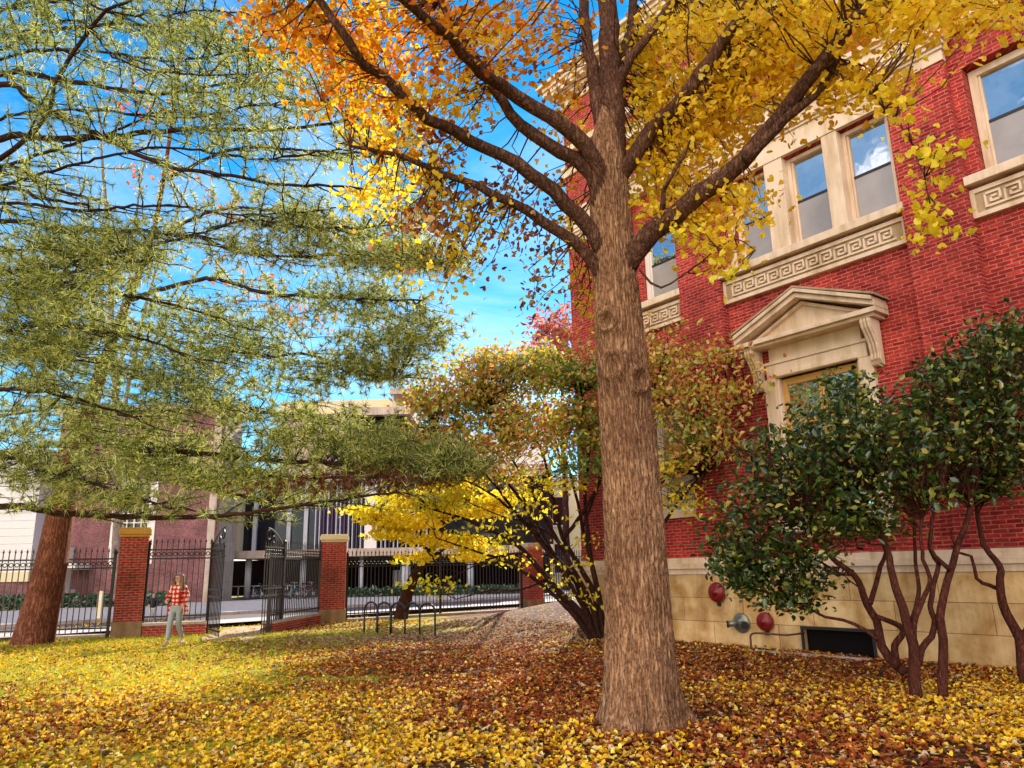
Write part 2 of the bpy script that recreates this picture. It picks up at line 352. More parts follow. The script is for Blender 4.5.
def tufts(P, D, K, L, w):
    """pine needle tufts at P pointing along D"""
    n = len(P); Pn = np.repeat(P, K, 0); Dn = np.repeat(D, K, 0)
    d = Dn*0.55 + RNG.normal(size=(n*K,3))*0.62 + [0,0,0.12]; d /= np.linalg.norm(d, axis=1)[:,None]
    s = np.cross(d, RNG.normal(size=(n*K,3))); s /= np.linalg.norm(s, axis=1)[:,None]
    l = L*RNG.uniform(0.6, 1.15, n*K)[:,None]; ww = w*RNG.uniform(0.7, 1.3, n*K)[:,None]
    return np.stack([Pn - s*ww, Pn + s*ww, Pn + d*l + [0,0,-0.01]], 1)

# ================================================================== SETTING
def axis_grid(a, b, fine, lo, hi, coarse_n):
    l = a - np.geomspace(0.3, a - lo, coarse_n)[::-1]; r = b + np.geomspace(0.3, hi - b, coarse_n)
    return np.concatenate([l, np.arange(a, b, fine), r])
gx = axis_grid(-16, 11, 0.15, -260, 260, 26); gy = axis_grid(3, 32, 0.15, -120, 420, 26)
X, Y = np.meshgrid(gx, gy); Z = hgt(X, Y); V = np.stack([X, Y, Z], -1).reshape(-1, 3)
nx, ny = len(gx), len(gy); me = bpy.data.meshes.new('lawn')
ii = (np.arange(ny-1)[:,None]*nx + np.arange(nx-1)[None]).ravel()
me.from_pydata(V.tolist(), [], np.stack([ii, ii+1, ii+nx+1, ii+nx], 1).tolist()); me.shade_smooth()
lawn = bpy.data.objects.new('lawn', me); COL.objects.link(lawn); tag(lawn, 'leaf strewn lawn running from the trees to the fence', 'lawn', kind='structure')
def ground_mat():
    m, nt, out = new_mat('leafy_ground'); v = coords(nt)
    z1 = noise(nt, v, 0.45, 4, 0.6)
    soil = ramp(nt, noise(nt, v, 9, 6, 0.7), [(0.3, (0.025, 0.010, 0.007)), (0.6, (0.075, 0.033, 0.018)), (0.8, (0.17, 0.085, 0.04))])
    grass = ramp(nt, noise(nt, v, 14, 5, 0.7), [(0.3, (0.13, 0.15, 0.012)), (0.55, (0.36, 0.36, 0.02)), (0.75, (0.60, 0.52, 0.03))])
    sx = N(nt, 'ShaderNodeSeparateXYZ'); nt.links.new(v, sx.inputs[0])
    g = math_(nt, 'ADD', math_(nt, 'MULTIPLY', sx.outputs[0], -0.11), math_(nt, 'MULTIPLY', z1, 1.2))
    gm = ramp(nt, g, [(0.75, (0,0,0)), (1.2, (1,1,1))]); 
    c = mixc(nt, gm, soil, grass)
    vo = N(nt, 'ShaderNodeTexVoronoi'); nt.links.new(v, vo.inputs['Vector']); vo.inputs['Scale'].default_value = 13
    sc = N(nt, 'ShaderNodeSeparateColor'); nt.links.new(vo.outputs['Color'], sc.inputs[0])
    lc = ramp(nt, sc.outputs[0], [(0, (0.24,0.06,0.025)), (0.3, (0.45,0.2,0.04)), (0.55, (0.66,0.40,0.03)), (0.8, (0.36,0.10,0.04)), (1, (0.7,0.55,0.2))], 'CONSTANT')
    lm = math_(nt, 'MULTIPLY', math_(nt, 'LESS_THAN', vo.outputs[0], 0.42), math_(nt, 'GREATER_THAN', sc.outputs[1], 0.35))
    c = mixc(nt, lm, c, lc)
    principled(nt, out, c, 0.9, 0.15, bump(nt, noise(nt, v, 30, 5, 0.7), 0.7, 0.03)); return m
me.materials.append(ground_mat())
# fence frame: t along the fence, o outwards to the street
FA, FD = np.array([-10.98, 21.84]), np.array([0.716, 0.698]); FN = np.array([-0.698, 0.716])
def fr(t, o, z=0.0):
    p = FA + FD*t + FN*o; return (p[0], p[1], z)
def strip(name, o0, o1, z, mat, t0=-60, t1=90):
    mb = MB(); ts = np.linspace(t0, t1, 40)
    for a, b in zip(ts[:-1], ts[1:]): mb.quad(fr(a, o0, z), fr(b, o0, z), fr(b, o1, z), fr(a, o1, z))
    return tag(mb.build(name, mat), kind='structure')
strip('pavement', 1.0, 2.9, 0.13, M['pavement']); strip('road', 2.9, 8.2, 0.012, M['asphalt'])
k = MB(); k.add([fr(-60,2.88,0),fr(90,2.88,0),fr(90,3.04,0),fr(-60,3.04,0),fr(-60,2.88,.135),fr(90,2.88,.135),fr(90,3.04,.135),fr(-60,3.04,.135)],
    [(4,5,6,7),(0,1,5,4),(2,3,7,6)]); tag(k.build('kerb', M['concrete']), kind='structure')
k = MB(); k.add([fr(-60,8.2,0),fr(90,8.2,0),fr(90,8.36,0),fr(-60,8.36,0),fr(-60,8.2,.13),fr(90,8.2,.13),fr(90,8.36,.13),fr(-60,8.36,.13)],
    [(4,5,6,7),(0,1,5,4),(2,3,7,6)]); tag(k.build('kerb', M['concrete']), kind='structure')
strip('plaza_paving', 8.36, 22.0, 0.125, M['pavement'])
# path through the gate
k = MB()
pc = [np.array(p) for p in [(-7.95, 24.6), (-7.85, 22.6), (-7.6, 20.8), (-7.0, 19.4)]]
for a, b in zip(pc[:-1], pc[1:]):
    for s in (0,):
        k.quad((a[0]-.75,a[1],.03),(b[0]-.75,b[1],.03),(b[0]+.75,b[1],.03),(a[0]+.75,a[1],.03))
tag(k.build('path', M['path']), kind='structure')

# ================================================================== BRICK HALL (local x right along the facade, y into the building)
HALL = empty('brick_hall', (P0[0], P0[1], 0), math.atan2(-WD[1], -WD[0]),
    label='tall red brick hall with pale stone trim, carved key panels and a pedimented window', cat='building')
def wall_open(mb, x0, x1, z0, z1, ops, y, dep):
    xs = sorted({x0, x1, *[a for o in ops for a in o[:2]]}); zs = sorted({z0, z1, *[a for o in ops for a in o[2:]]})
    for xa, xb in zip(xs[:-1], xs[1:]):
        for za, zb in zip(zs[:-1], zs[1:]):
            if any(o[0] <= xa+1e-6 and xb <= o[1]+1e-6 and o[2] <= za+1e-6 and zb <= o[3]+1e-6 for o in ops): continue
            mb.quad((xa,y,za),(xb,y,za),(xb,y,zb),(xa,y,zb))
    for (a, b, c, d) in ops:
        mb.quad((a,y,c),(a,y,d),(a,y+dep,d),(a,y+dep,c)); mb.quad((b,y,c),(b,y+dep,c),(b,y+dep,d),(b,y,d))
        mb.quad((a,y,c),(a,y+dep,c),(b,y+dep,c),(b,y,c)); mb.quad((a,y,d),(b,y,d),(b,y+dep,d),(a,y+dep,d))
ZB, ZE = 1.75, 10.65
BAYS = [(-7.0, -5.47), (-4.33, -0.36), (0.70, 6.4)]
PILS = [(-9.15, -7.0), (-5.47, -4.33), (-0.36, 0.70), (6.4, 7.5)]
RC = 0.20
OPS = {0: [(-6.75,-5.53,2.75,5.2), (-6.75,-5.53,7.82,9.85)], 1: [(-3.30,-1.56,2.3,5.22), (-3.95,-0.44,7.82,9.85)], 2: [(0.90,3.3,7.82,9.9), (4.3,5.9,7.82,9.9), (1.4,2.9,2.3,5.2), (4.3,5.7,2.3,5.2)]}
w = MB()
for i, (a, b) in enumerate(BAYS):
    wall_open(w, a, b, ZB, ZE, OPS[i], RC, 0.32)
for (a, b) in PILS:
    zt = 10.1
    w.quad((a,0,ZB),(b,0,ZB),(b,0,zt),(a,0,zt)); w.quad((b,0,ZB),(b,RC,ZB),(b,RC,ZE),(b,0,ZE)); w.quad((a,RC,ZB),(a,0,ZB),(a,0,ZE),(a,RC,ZE))
    w.quad((a,0.001,zt),(b,0.001,zt),(b,0.001,ZE),(a,0.001,ZE))
w.quad((7.5,0.0,ZB),(16,0,ZB),(16,0,ZE),(7.5,0,ZE))
# attic storeys
UOPS = [(-3.75+1.25*i, -2.9+1.25*i, 13.25, 14.35) for i in range(3)] + [(-6.6,-5.75,13.25,14.35), (1.2,2.1,13.25,14.35), (2.6,3.5,13.25,14.35)]
wall_open(w, -9.15, 16, 11.2, 14.5, UOPS, 0.12, 0.3)
for (a, b) in PILS: w.box(a+.05, b-.05, 0.02, 0.12, 11.2, 12.3); w.box(a+.05, b-.05, 0.02, 0.12, 13.2, 14.45)
# side and back walls
w.quad((-9.15,14,0),(-9.15,0,0),(-9.15,0,14.5),(-9.15,14,14.5)); w.quad((16,0,0),(16,14,0),(16,14,14.5),(16,0,14.5)); w.quad((16,14,0),(-9.15,14,0),(-9.15,14,14.5),(16,14,14.5))
w.build('wall', M['brick'], HALL)
rf = MB(); rf.box(-9.1, 15.9, 0.1, 13.9, 15.3, 15.42); rf.build('roof', M['concrete'], HALL)
# stone base with the cellar opening
b = MB(); wall_open(b, -9.22, 16, -0.3, 1.40, [(-3.17,-1.88,-0.02,0.42)], -0.06, 1.0)
b.quad((-9.22,14,-.3),(-9.22,-.06,-.3),(-9.22,-.06,1.4),(-9.22,14,1.4)); b.build('base', M['stone_base'], HALL)
k = MB(); k.box(-3.16,-1.89,0.02,0.06,-0.02,0.415); k.build('cellar_shade_plate', M['black'], HALL)  # black plate stands in for the shade inside the opening
k = MB(); k.box(-3.22,-1.83,-0.085,-0.063,0.42,0.47); k.box(-3.22,-3.17,-0.085,-0.063,0,0.42); k.box(-1.88,-1.83,-0.085,-0.063,0,0.42); k.build('cellar_frame', M['iron'], HALL)
c = MB()
for (y, z0, z1) in [(-0.08,1.405,1.52), (-0.13,1.52,1.585), (-0.11,1.585,1.63), (-0.05,1.63,1.75)]: c.box(-9.22-.0-y*0, 16, y, 0.25, z0, z1)
c.build('water_table', M['stone'], HALL, bevel=0.008)
# entablature and capitals
e = MB(); e.box(-9.2, 16, -0.03, 0.3, 10.65, 10.98); e.box(-9.25, 16, -0.07, 0.3, 10.98, 11.05); e.box(-9.3, 16, -0.13, 0.3, 11.05, 11.13); e.box(-9.28, 16, -0.10, 0.3, 11.13, 11.17)
e.box(-4.33, -0.36, 0.10, 0.3, 9.86, 10.3); e.box(-4.33, -0.36, 0.06, 0.3, 10.3, 10.36); e.box(-4.33,-0.36, 0.02, 0.3, 10.36, 10.65)
e.build('entablature', M['stone'], HALL, bevel=0.006)
for (a, b_) in PILS:
    c = MB(); c.box(a-.02, b_+.02, -0.03, 0.1, 10.1, 10.3); c.box(a-.05, b_+.05, -0.07, 0.1, 10.3, 10.36); c.box(a-.09, b_+.09, -0.12, 0.1, 10.36, 10.44); c.box(a-.13, b_+.13, -0.17, 0.1, 10.44, 10.52); c.box(a-.15, b_+.15, -0.2, 0.1, 10.52, 10.58); c.box(a-.05,b_+.05,-0.08,0.1,10.58,10.645)
    c.build('capital', M['stone'], HALL, bevel=0.006)
s = MB(); s.box(-9.25, 16, -0.04, 0.2, 12.3, 12.52); s.box(-9.3, 16, -0.1, 0.2, 12.52, 12.6); s.build('string_course', M['stone'], HALL)
s = MB(); s.box(-9.25, 16, -0.06, 0.2, 13.02, 13.2); s.build('attic_sill', M['stone'], HALL)
c = MB(); c.box(-9.2, 16, -0.02, 0.3, 14.5, 14.75); c.box(-9.3, 16, -0.14, 0.3, 14.75, 14.85); c.box(-9.55, 16, -0.4, 0.3, 14.95, 15.08); c.box(-9.6, 16, -0.45, 0.3, 15.08, 15.2); c.box(-9.7, 16, -0.54, 0.3, 15.2, 15.3); c.box(-9.35,16,-0.2,0.3,14.85,14.95)
for i in range(62): x = -9.2 + i*0.4; c.box(x, x+.16, -0.37, -0.19, 14.84, 14.96)
c.build('cornice', M['stone'], HALL, bevel=0.006)
# carved key panels
def key_panel(x0, x1, z0=7.09, z1=7.60):
    p = MB(); p.box(x0, x1, RC-.06, RC+.02, z0, z1); p.box(x0, x1, RC-.10, RC-.06, z0, z0+.075); p.box(x0, x1, RC-.10, RC-.06, z1-.075, z1)
    p.box(x0, x0+.07, RC-.10, RC-.06, z0+.075, z1-.075); p.box(x1-.07, x1, RC-.10, RC-.06, z0+.075, z1-.075)
    o = p.build('key_panel', M['stone'], HALL)
    g = MB(); g.box(x0+.07, x1-.07, RC-.066, RC-.058, z0+.075, z1-.075); g.build('groove_bed', M['stone_dirt_shade'], o)  # darker stone puts the shade between the fret bars into the colour
    k = MB(); u = (z1-z0-.25)/4.6; T = u*0.62; zz = z0+.125; y0, y1 = RC-.098, RC-.066
    n = max(1, int((x1-x0-.2)/(u*5.2))); off = x0 + .07 + ((x1-x0-.14) - n*u*5.2)/2
    pts = [(5.2,0.3),(0.3,0.3),(0.3,4.3),(4.2,4.3),(4.2,1.6),(1.7,1.6),(1.7,3.0),(3.0,3.0)]
    for i in range(n):
        for (a, b), (c_, d) in zip(pts[:-1], pts[1:]):
            xa, xb = sorted((a, c_)); za, zb = sorted((b, d))
            k.box(off+(i*5.2+xa)*u-T/2, off+(i*5.2+xb)*u+T/2, y0 + 0.0007*(a % 3), y1, zz+za*u-T/2, zz+zb*u+T/2)
    k.build('key_fret', M['stone'], o)
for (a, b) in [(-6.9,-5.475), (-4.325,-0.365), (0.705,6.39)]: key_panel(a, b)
# windows
def sash_window(x0, x1, z0, z1, y, mat, fw=0.09, split=0.5, name='window', panes=('glass', 'screen')):
    f = MB(); zm = z0 + (z1-z0)*split
    for (a, b, c, d, yy) in [(x0,x0+fw,z0,z1,y),(x1-fw,x1,z0,z1,y),(x0+fw,x1-fw,z1-fw,z1,y),(x0+fw,x1-fw,z0,z0+fw*.7,y),
                             (x0+fw,x0+fw+.04,z0+fw*.7,z1-fw,y+.04),(x1-fw-.04,x1-fw,z0+fw*.7,z1-fw,y+.04)]:
        f.box(a, b, yy, y+.12, c, d)
    o = f.build(name, M[mat], HALL, bevel=0.006)
    r = MB(); r.box(x0+fw+.04, x1-fw-.04, y+.05, y+.11, zm-.025, zm+.025); r.build('meeting_rail', M['iron'], o)
    g = MB(); g.box(x0+fw+.04, x1-fw-.04, y+.085, y+.10, zm+.025, z1-fw); g.build('pane', M[panes[0]], o)
    g = MB(); g.box(x0+fw+.04, x1-fw-.04, y+.065, y+.08, z0+fw*.7, zm-.025); g.build('pane', M[panes[1]], o)
    return o
for a, b in [(-3.95,-3.05), (-2.62,-1.72), (-1.40,-0.45)]: sash_window(a, b, 7.84, 9.84, RC+.12, 'stone', 0.075)
m_ = MB()
for a, b in [(-3.05,-2.62), (-1.72,-1.40)]: m_.box(a, b, RC-.08, RC+.3, 7.82, 9.86)
m_.box(-4.1,-3.95,RC-.05,RC+.3,7.82,9.86); m_.build('stone_mullion', M['stone'], HALL, bevel=0.01)
sash_window(-6.74, -5.54, 7.83, 9.84, RC+.16, 'white', 0.13)
sash_window(0.91, 3.29, 7.83, 9.88, RC+.20, 'stone', 0.13); sash_window(4.31, 5.89, 7.83, 9.88, RC+.2, 'stone', 0.13)
sash_window(-6.74, -5.54, 2.76, 5.19, RC+.16, 'white', 0.10, panes=('screen', 'screen'))
sash_window(1.41, 2.89, 2.31, 5.19, RC+.16, 'white', 0.10); sash_window(4.31, 5.69, 2.31, 5.19, RC+.16, 'white', 0.10)
for (a, b, c_, d) in UOPS: sash_window(a, b, c_+.01, d-.01, 0.3, 'white', 0.08)
for (a, b) in [(-4.36,-0.33), (-6.95,-5.45), (0.69,6.41)]:
    s = MB(); s.box(a, b, -0.02, RC+.32, 7.66, 7.82); s.build('sill', M['stone'], HALL, bevel=0.01)
for (a, b, z) in [(-6.8,-5.48,2.75), (1.35,2.95,2.3), (4.25,5.75,2.3)]:
    s = MB(); s.box(a, b, RC-.1, RC+.3, z-.13, z); s.build('sill', M['stone'], HALL, bevel=0.01)
# pedimented ground-floor window
p = MB(); p.box(-3.48,-1.38, RC-.10, RC+.1, 5.22, 5.50); p.box(-3.30,-1.56, RC-.125, RC-.10, 5.235, 5.33); p.box(-3.52,-1.34, RC-.13, RC+.1, 5.50, 5.56); p.box(-3.40,-1.46, RC-.085, RC+.1, 5.56, 5.88)
p.build('frieze', M['stone'], HALL, bevel=0.008)
ar = MB(); ar.box(-3.56,-3.30,RC-.10,RC+.2,2.3,5.215); ar.box(-1.56,-1.30,RC-.10,RC+.2,2.3,5.215); ar.box(-3.30,-3.25,RC-.05,RC+.2,2.3,5.215); ar.box(-1.61,-1.56,RC-.05,RC+.2,2.3,5.215); ar.build('architrave', M['stone'], HALL, bevel=0.008)
pd = MB(); yb = RC+.05
pd.box(-3.92,-0.94,-0.28,yb,5.90,5.99); pd.box(-3.84,-1.02,-0.2,yb,5.84,5.90)
pd.prism([(-3.75,5.99),(-1.11,5.99),(-2.43,6.56)], -0.02, yb)
def rake(x0, z0, x1, z1, t, ya): 
    pd.prism([(x0,z0),(x1,z1),(x1,z1+t),(x0,z0+t)] if x0 < x1 else [(x1,z1),(x0,z0),(x0,z0+t),(x1,z1+t)], ya, yb)
for sgn in (-1, 1):
    X_ = -2.43 + sgn*1.49
    rake(X_, 5.995, -2.43, 6.60, 0.10, -0.285); rake(X_-sgn*.02, 6.10, -2.43, 6.71, 0.075, -0.34); rake(X_-sgn*.38, 5.995, -2.43, 6.50, 0.06, -0.10)
pd.build('pediment', M['stone'], HALL, bevel=0.006)
wt = MB()
for sgn in (-1, 1):
    X_ = -2.43 + sgn*1.53
    wt.prism([(X_,6.18),(-2.43,6.79),(-2.43,6.83),(X_,6.22)] if sgn < 0 else [(-2.43,6.79),(X_,6.18),(X_,6.22),(-2.43,6.83)], -0.35, yb)
wt.build('pediment_capping', M['stone_dirt_shade'], HALL)
for xc in (-3.66, -1.20):
    br = MB(); prof = [(0.10,5.0),(0.06,5.02),(0.02,5.1),(0.04,5.22),(0.0,5.4),(-0.08,5.55),(-0.17,5.68),(-0.2,5.78),(-0.18,5.835),(0.15,5.835),(0.15,5.0)]
    n = len(prof); vs = [(xc-.10, y, z) for y, z in prof] + [(xc+.10, y, z) for y, z in prof]
    br.add(vs, [tuple(range(n-1,-1,-1)), tuple(range(n, 2*n))] + [(i, (i+1)%n, n+(i+1)%n, n+i) for i in range(n)])
    for q in (-.06, 0, .06): br.tube([(xc+q, y-.012, z) for y, z in prof[2:9]], 0.022, 6)
    br.build('bracket', M['stone'], HALL, bevel=0.006)
f = MB()
for (a, b, c_, d) in [(-3.25,-3.15,2.3,5.2),(-1.71,-1.61,2.3,5.2),(-3.15,-1.71,5.06,5.2),(-3.15,-1.71,2.3,2.42),(-2.48,-2.38,2.42,5.06),(-3.15,-2.48,4.25,4.33),(-2.38,-1.71,4.25,4.33),(-3.15,-2.48,3.35,3.42),(-2.38,-1.71,3.35,3.42)]: f.box(a, b, RC+.06, RC+.16, c_, d)
wf = f.build('window', M['wood_frame'], HALL, bevel=0.01)
for a, b in [(-3.15,-2.48), (-2.38,-1.71)]:
    for c_, d in [(2.42,3.35),(3.42,4.25),(4.33,5.06)]: g = MB(); g.box(a, b, RC+.10, RC+.115, c_, d); g.build('pane', M['glass'], wf)
s = MB(); s.box(-3.6,-1.26,-0.06,RC+.3,2.16,2.3); s.build('sill', M['stone'], wf, bevel=0.01)
def hall_pt(x, y, z):
    return HALL.matrix_world @ Vector((x, y, z)) if False else Vector((P0[0]-WD[0]*x-WN[0]*y, P0[1]-WD[1]*x-WN[1]*y, z))
RZ = HALL.rotation_euler.z
# small fittings on the stone base
for x, z, lab, r in [(-5.0, 1.05, 'round dark red alarm bell on the stone base, the higher and larger of the pair', 0.20), (-3.93, 0.52, 'round dark red alarm bell on the stone base beside the pipe rail', 0.175)]:
    o = empty('alarm_bell', hall_pt(x, -0.06, z), RZ, label=lab, cat='alarm bell', group='round red bells on the stone base')
    g = MB(); g.lathe([(0.05,0.0),(0.05,0.05),(r,0.05),(r,0.075),(r*.93,0.11),(r*.6,0.135),(0.04,0.145),(0.04,0.16),(0.001,0.16)], (0,0,0), 28, 'y'); g.build('gong', M['red_disc'], o, True)
    g = MB(); g.box(-.03,.03,-.05,0,-r-.07,-r+.02); g.build('striker', M['iron'], o)
o = empty('hose_connection', hall_pt(-4.5, -0.06, 0.47), RZ, label='greenish metal twin fire hose connection low on the stone base', cat='hose connection')
g = MB(); g.lathe([(.19,0),(.19,.03),(.15,.05),(.10,.06),(.10,.10),(0.001,.11)], (0,0,0), 24, 'y'); g.build('wall_plate', M['chrome'], o, True)
for sx_ in (-1, 1):
    g = MB(); g.tube([(sx_*.05,-.08,0),(sx_*.12,-.14,-.01),(sx_*.19,-.19,-.02)], [.055,.055,.06], 12); g.build('outlet', M['chrome'], o, True)
    g = MB(); g.tube([(sx_*.19,-.19,-.02),(sx_*.215,-.21,-.022)], [.07,.07], 12); g.build('cap', M['iron'], o)
o = empty('pipe_rail', hall_pt(-3.6, -0.5, 0), RZ, label='bent rusty pipe rail beside the cellar opening', cat='rail')
ptp = smooth_line([(-.35,-.1,0),(-.35,-.1,.2),(-.34,-.1,.30),(-.25,-.1,.345),(0,-.1,.35),(.45,-.1,.345)], .05)
g = MB(); g.tube(ptp, .019, 8); g.build('rail', M['pipe'], o, True)
g = MB(); g.tube([(.43,-.1,.345),(.43,-.02,.345),(.43,.44,.345)], .017, 8); g.build('wall_tie', M['pipe'], o, True)
k = MB(); k.box(-4.3,-1.7,-.62,-.5,-.05,.05); k.build('window_well_kerb', M['concrete'], HALL)

# ================================================================== FENCE, PIERS, GATES
def pier(px, py, w, h, rz, capm, label):
    p = gp(px, py); o = empty('brick_pier', (p[0], p[1], 0), rz, label=label, cat='pier', group='brick piers of the iron fence')
    a = w/2; k = MB(); k.box(-a, a, -a, a, 0.42, h-.26); k.build('shaft', M['brick_pier'], o)
    k = MB(); k.box(-a-.025, a+.025, -a-.025, a+.025, -.2, .42); k.build('base', M['pier_base'], o, bevel=.02)
    k = MB(); k.box(-a-.02, a+.02, -a-.02, a+.02, h-.26, h-.19); k.box(-a-.06, a+.06, -a-.06, a+.06, h-.19, h-.05); k.box(-a-.03, a+.03, -a-.03, a+.03, h-.05, h); k.build('cap', M[capm], o, bevel=.015)
    return p
pL = pier(126, 637, 0.71, 2.97, 0.42, 'ochre', 'red brick fence pier left of the gate, behind the woman in the plaid top')
pR = pier(332, 622, 0.82, 2.88, 0.20, 'cream', 'red brick fence pier with cream cap right of the open gate')
pF = pier(532, 610, 0.70, 2.6, 0.55, 'stone_dirt_shade', 'shaded brick fence pier half hidden behind the leaf mound')
def ornate(mb, x, z0, z1, t): mb.box(x-t, x+t, -t, t, z0, z1)
def iron_fence(A, B, label, zt=2.12, zplinth=0.0, base='stone_dirt_shade', gap=0.145, name='iron_fence', tip=0.3, group='iron fence panels'):
    A = np.array(A[:2], float); B = np.array(B[:2], float); L = np.linalg.norm(B-A); d = (B-A)/L
    o = empty(name, (A[0], A[1], 0), math.atan2(d[1], d[0]), label=label, cat='gate' if 'gate' in name else 'fence', group=group)
    z0 = zplinth
    if zplinth > 0:
        k = MB(); k.box(0, L, -.16, .16, -.2, zplinth-.07); k.build('plinth', M['brick_pier'], o)
        k = MB(); k.box(0, L, -.19, .19, zplinth-.07, zplinth); k.build('coping', M['concrete'], o)
    for z in (z0+.16, zt-.25, zt):
        k = MB(); k.box(0, L, -.022, .022, z-.02, z+.02); k.build('rail', M['iron'], o)
    k = MB(); n = max(2, int(L/gap))
    for i in range(n+1):
        x = .03 + (L-.06)*i/n
        k.box(x-.011, x+.011, -.011, .011, z0+.02, zt+tip-.1)
        k.add([(x-.03,0,zt+tip-.1),(x,-.012,zt+tip-.1),(x+.03,0,zt+tip-.1),(x,.012,zt+tip-.1),(x,0,zt+tip+.02)], [(0,1,4),(1,2,4),(2,3,4),(3,0,4)])
    k.build('pickets', M['iron'], o)
    k = MB()
    for i in range(n):
        x = .03 + (L-.06)*(i+.5)/n; k.torus((x, 0, zt-.125), .052, .012, 10, 4)
    k.build('ring_row', M['iron'], o)
    m_ = int(L/2.6)
    for i in range(m_+1):
        x = L*i/max(1, m_); q = MB(); q.box(x-.035, x+.035, -.035, .035, 0, zt+.12); q.lathe([(.035,0),(.06,.04),(.06,.08),(.02,.12),(.001,.16)], (x,0,zt+.12), 8); q.build('post', M['iron'], o)
    return o
fdir = np.array([-0.716, -0.698])
gA, gB = gp(206, 634), gp(268, 633)
iron_fence(np.array(pL[:2])+[-.45,-.15], gp(-60, 644)[:2], 'iron railing with white kerb running left behind the leaning pine', 2.12, 0.10)
iron_fence(np.array(pL[:2])+[.42,.0], gA, 'iron railing on a brick plinth between the left pier and the gate', 2.35, 0.36)
iron_fence(gB, np.array(pR[:2])+[-.4,-.2], 'iron railing on a brick plinth between the gate and the cream capped pier', 2.3, 0.32)
iron_fence(np.array(pR[:2])+[.4,.25], np.array(pF[:2])+[-.4,-.3], 'long iron railing behind the bike hoops and the yellow tree', 2.05, 0.08)
iron_fence(np.array(pF[:2])+[.4,.3], np.array(pF[:2])+[6.5,6.0], 'iron railing beyond the leaf mound beside the hall corner', 2.05, 0.08)
def gate_leaf(A, B, label, zt):
    o = iron_fence(A, B, label, zt, 0.0, gap=.19, name='iron_gate', group='open iron gate leaves', tip=.22)
    L = np.linalg.norm(np.array(B[:2])-np.array(A[:2])); k = MB()
    pts = [(L*.1,0,zt+.1)] + [(L*(.1+.8*t), 0, zt+.1+.42*math.sin(PI*t*0.5)) for t in np.linspace(.1,1,8)]
    k.tube(pts, .022, 6); k.torus((L*.85,0,zt+.34), .13, .02, 14, 5); k.torus((L*.6,0,zt+.22), .09, .018, 14, 5); k.box(0, L, -.02, .02, 1.0, 1.05); k.box(0, L, -.02,.02,1.2,1.24)
    k.build('scrollwork', M['iron'], o)
    return o
e1 = gp(220, 638); e2 = gp(264, 634.5)
gate_leaf(gA, (e1[0], e1[1]-.1), 'left leaf of the open iron gate, scrolled at the top, beside the woman', 2.35)
gate_leaf((gB[0]+.12, gB[1]+.75), (e2[0]+.02, e2[1]-.35), 'right leaf of the open iron gate, seen edge on as a dark post', 2.35)
# bike hoops on the lawn
rA, rB = gp(364, 633), gp(435, 638)
L = float(np.linalg.norm((rB-rA)[:2])); dd = (rB-rA)/L
rack = empty('bike_rack', (rA[0], rA[1], 0), math.atan2(dd[1], dd[0]), label='row of black arched bike hoops standing on the leafy ground', cat='bike rack')
step = L/5
for i in range(6): k = MB(); k.tube([(i*step,0,-.1),(i*step,0,.60)], .036 if i in (1,2) else .026, 8); k.build('post', M['iron'], rack, True)
for i in range(5):
    k = MB(); k.tube([(i*step+step*(.5-.5*math.cos(t)), 0, .60+.21*math.sin(t)) for t in np.linspace(0, PI, 12)], .026, 8); k.build('arch', M['iron'], rack, True)
# street rack and bicycles across the road
q = gp(222, 600.5)
sr = empty('street_rack', (q[0], q[1], .125), 0.0, label='pale tubular bicycle railing on the paving across the road', cat='railing')
k = MB(); k.box(0,4.6,-.03,.03,.72,.78); k.box(0,4.6,-.03,.03,.12,.17); k.build('rail', M['grey_metal'], sr)
for i in range(10): k = MB(); k.box(i*.5, i*.5+.06, -.03,.03,0,.78); k.build('post', M['grey_metal'], sr)
def bicycle(col, name='bicycle'):
    o = empty(name)
    fr_ = MB(); P = dict(bb=(0,0,.28), st=(-.15,0,.78), hd=(.42,0,.76), ra=(-.45,0,.34), fa=(.58,0,.34), hd2=(.45,0,.60))
    for a, b in [('bb','st'),('st','hd'),('bb','hd2'),('bb','ra'),('st','ra'),('hd','fa')]: fr_.tube([P[a],P[b]], .022, 6)
    fr_.build('frame', col, o, True)
    for x in (-.45, .58):
        k = MB(); k.torus((x,0,.34), .32, .022, 22, 6); w_ = k.build('wheel', M['iron'], o, True)
        s_ = MB()
        for j in range(8): a = j*PI/8; s_.tube([(x-.31*math.cos(a),0,.34-.31*math.sin(a)),(x+.31*math.cos(a),0,.34+.31*math.sin(a))], .004, 4)
        s_.tube([(x,-.04,.34),(x,.04,.34)], .03, 8); s_.build('spokes', M['grey_metal'], w_)
    k = MB(); k.tube([(-.28,0,.88),(-.18,0,.89),(-.02,0,.88)], [.08,.06,.025], 8); k.tube([(-.15,0,.75),(-.16,0,.88)], .015, 6); k.build('saddle', M['iron'], o, True)
    k = MB(); k.tube([(.36,-.27,.93),(.42,-.2,.97),(.40,0,.96),(.42,.2,.97),(.36,.27,.93)], .014, 6); k.tube([(.42,0,.74),(.40,0,.96)], .014, 6); k.build('handlebar', M['grey_metal'], o, True)
    k = MB(); k.lathe([(.09,-.01),(.09,.01)], (0,-.05,.28), 12, 'y'); k.tube([(0,-.06,.28),(.08,-.09,.15)], .012, 5); k.tube([(0,.02,.28),(-.08,.08,.41)], .012, 5); k.build('crankset', M['grey_metal'], o)
    return o
M['teal'] = simple('teal_paint', (0.12,0.28,0.36), 0.4); M['pinkred'] = simple('faded_red_paint', (0.42,0.10,0.10), 0.4); M['silver'] = simple('silver_paint', (0.5,0.55,0.6), 0.35)
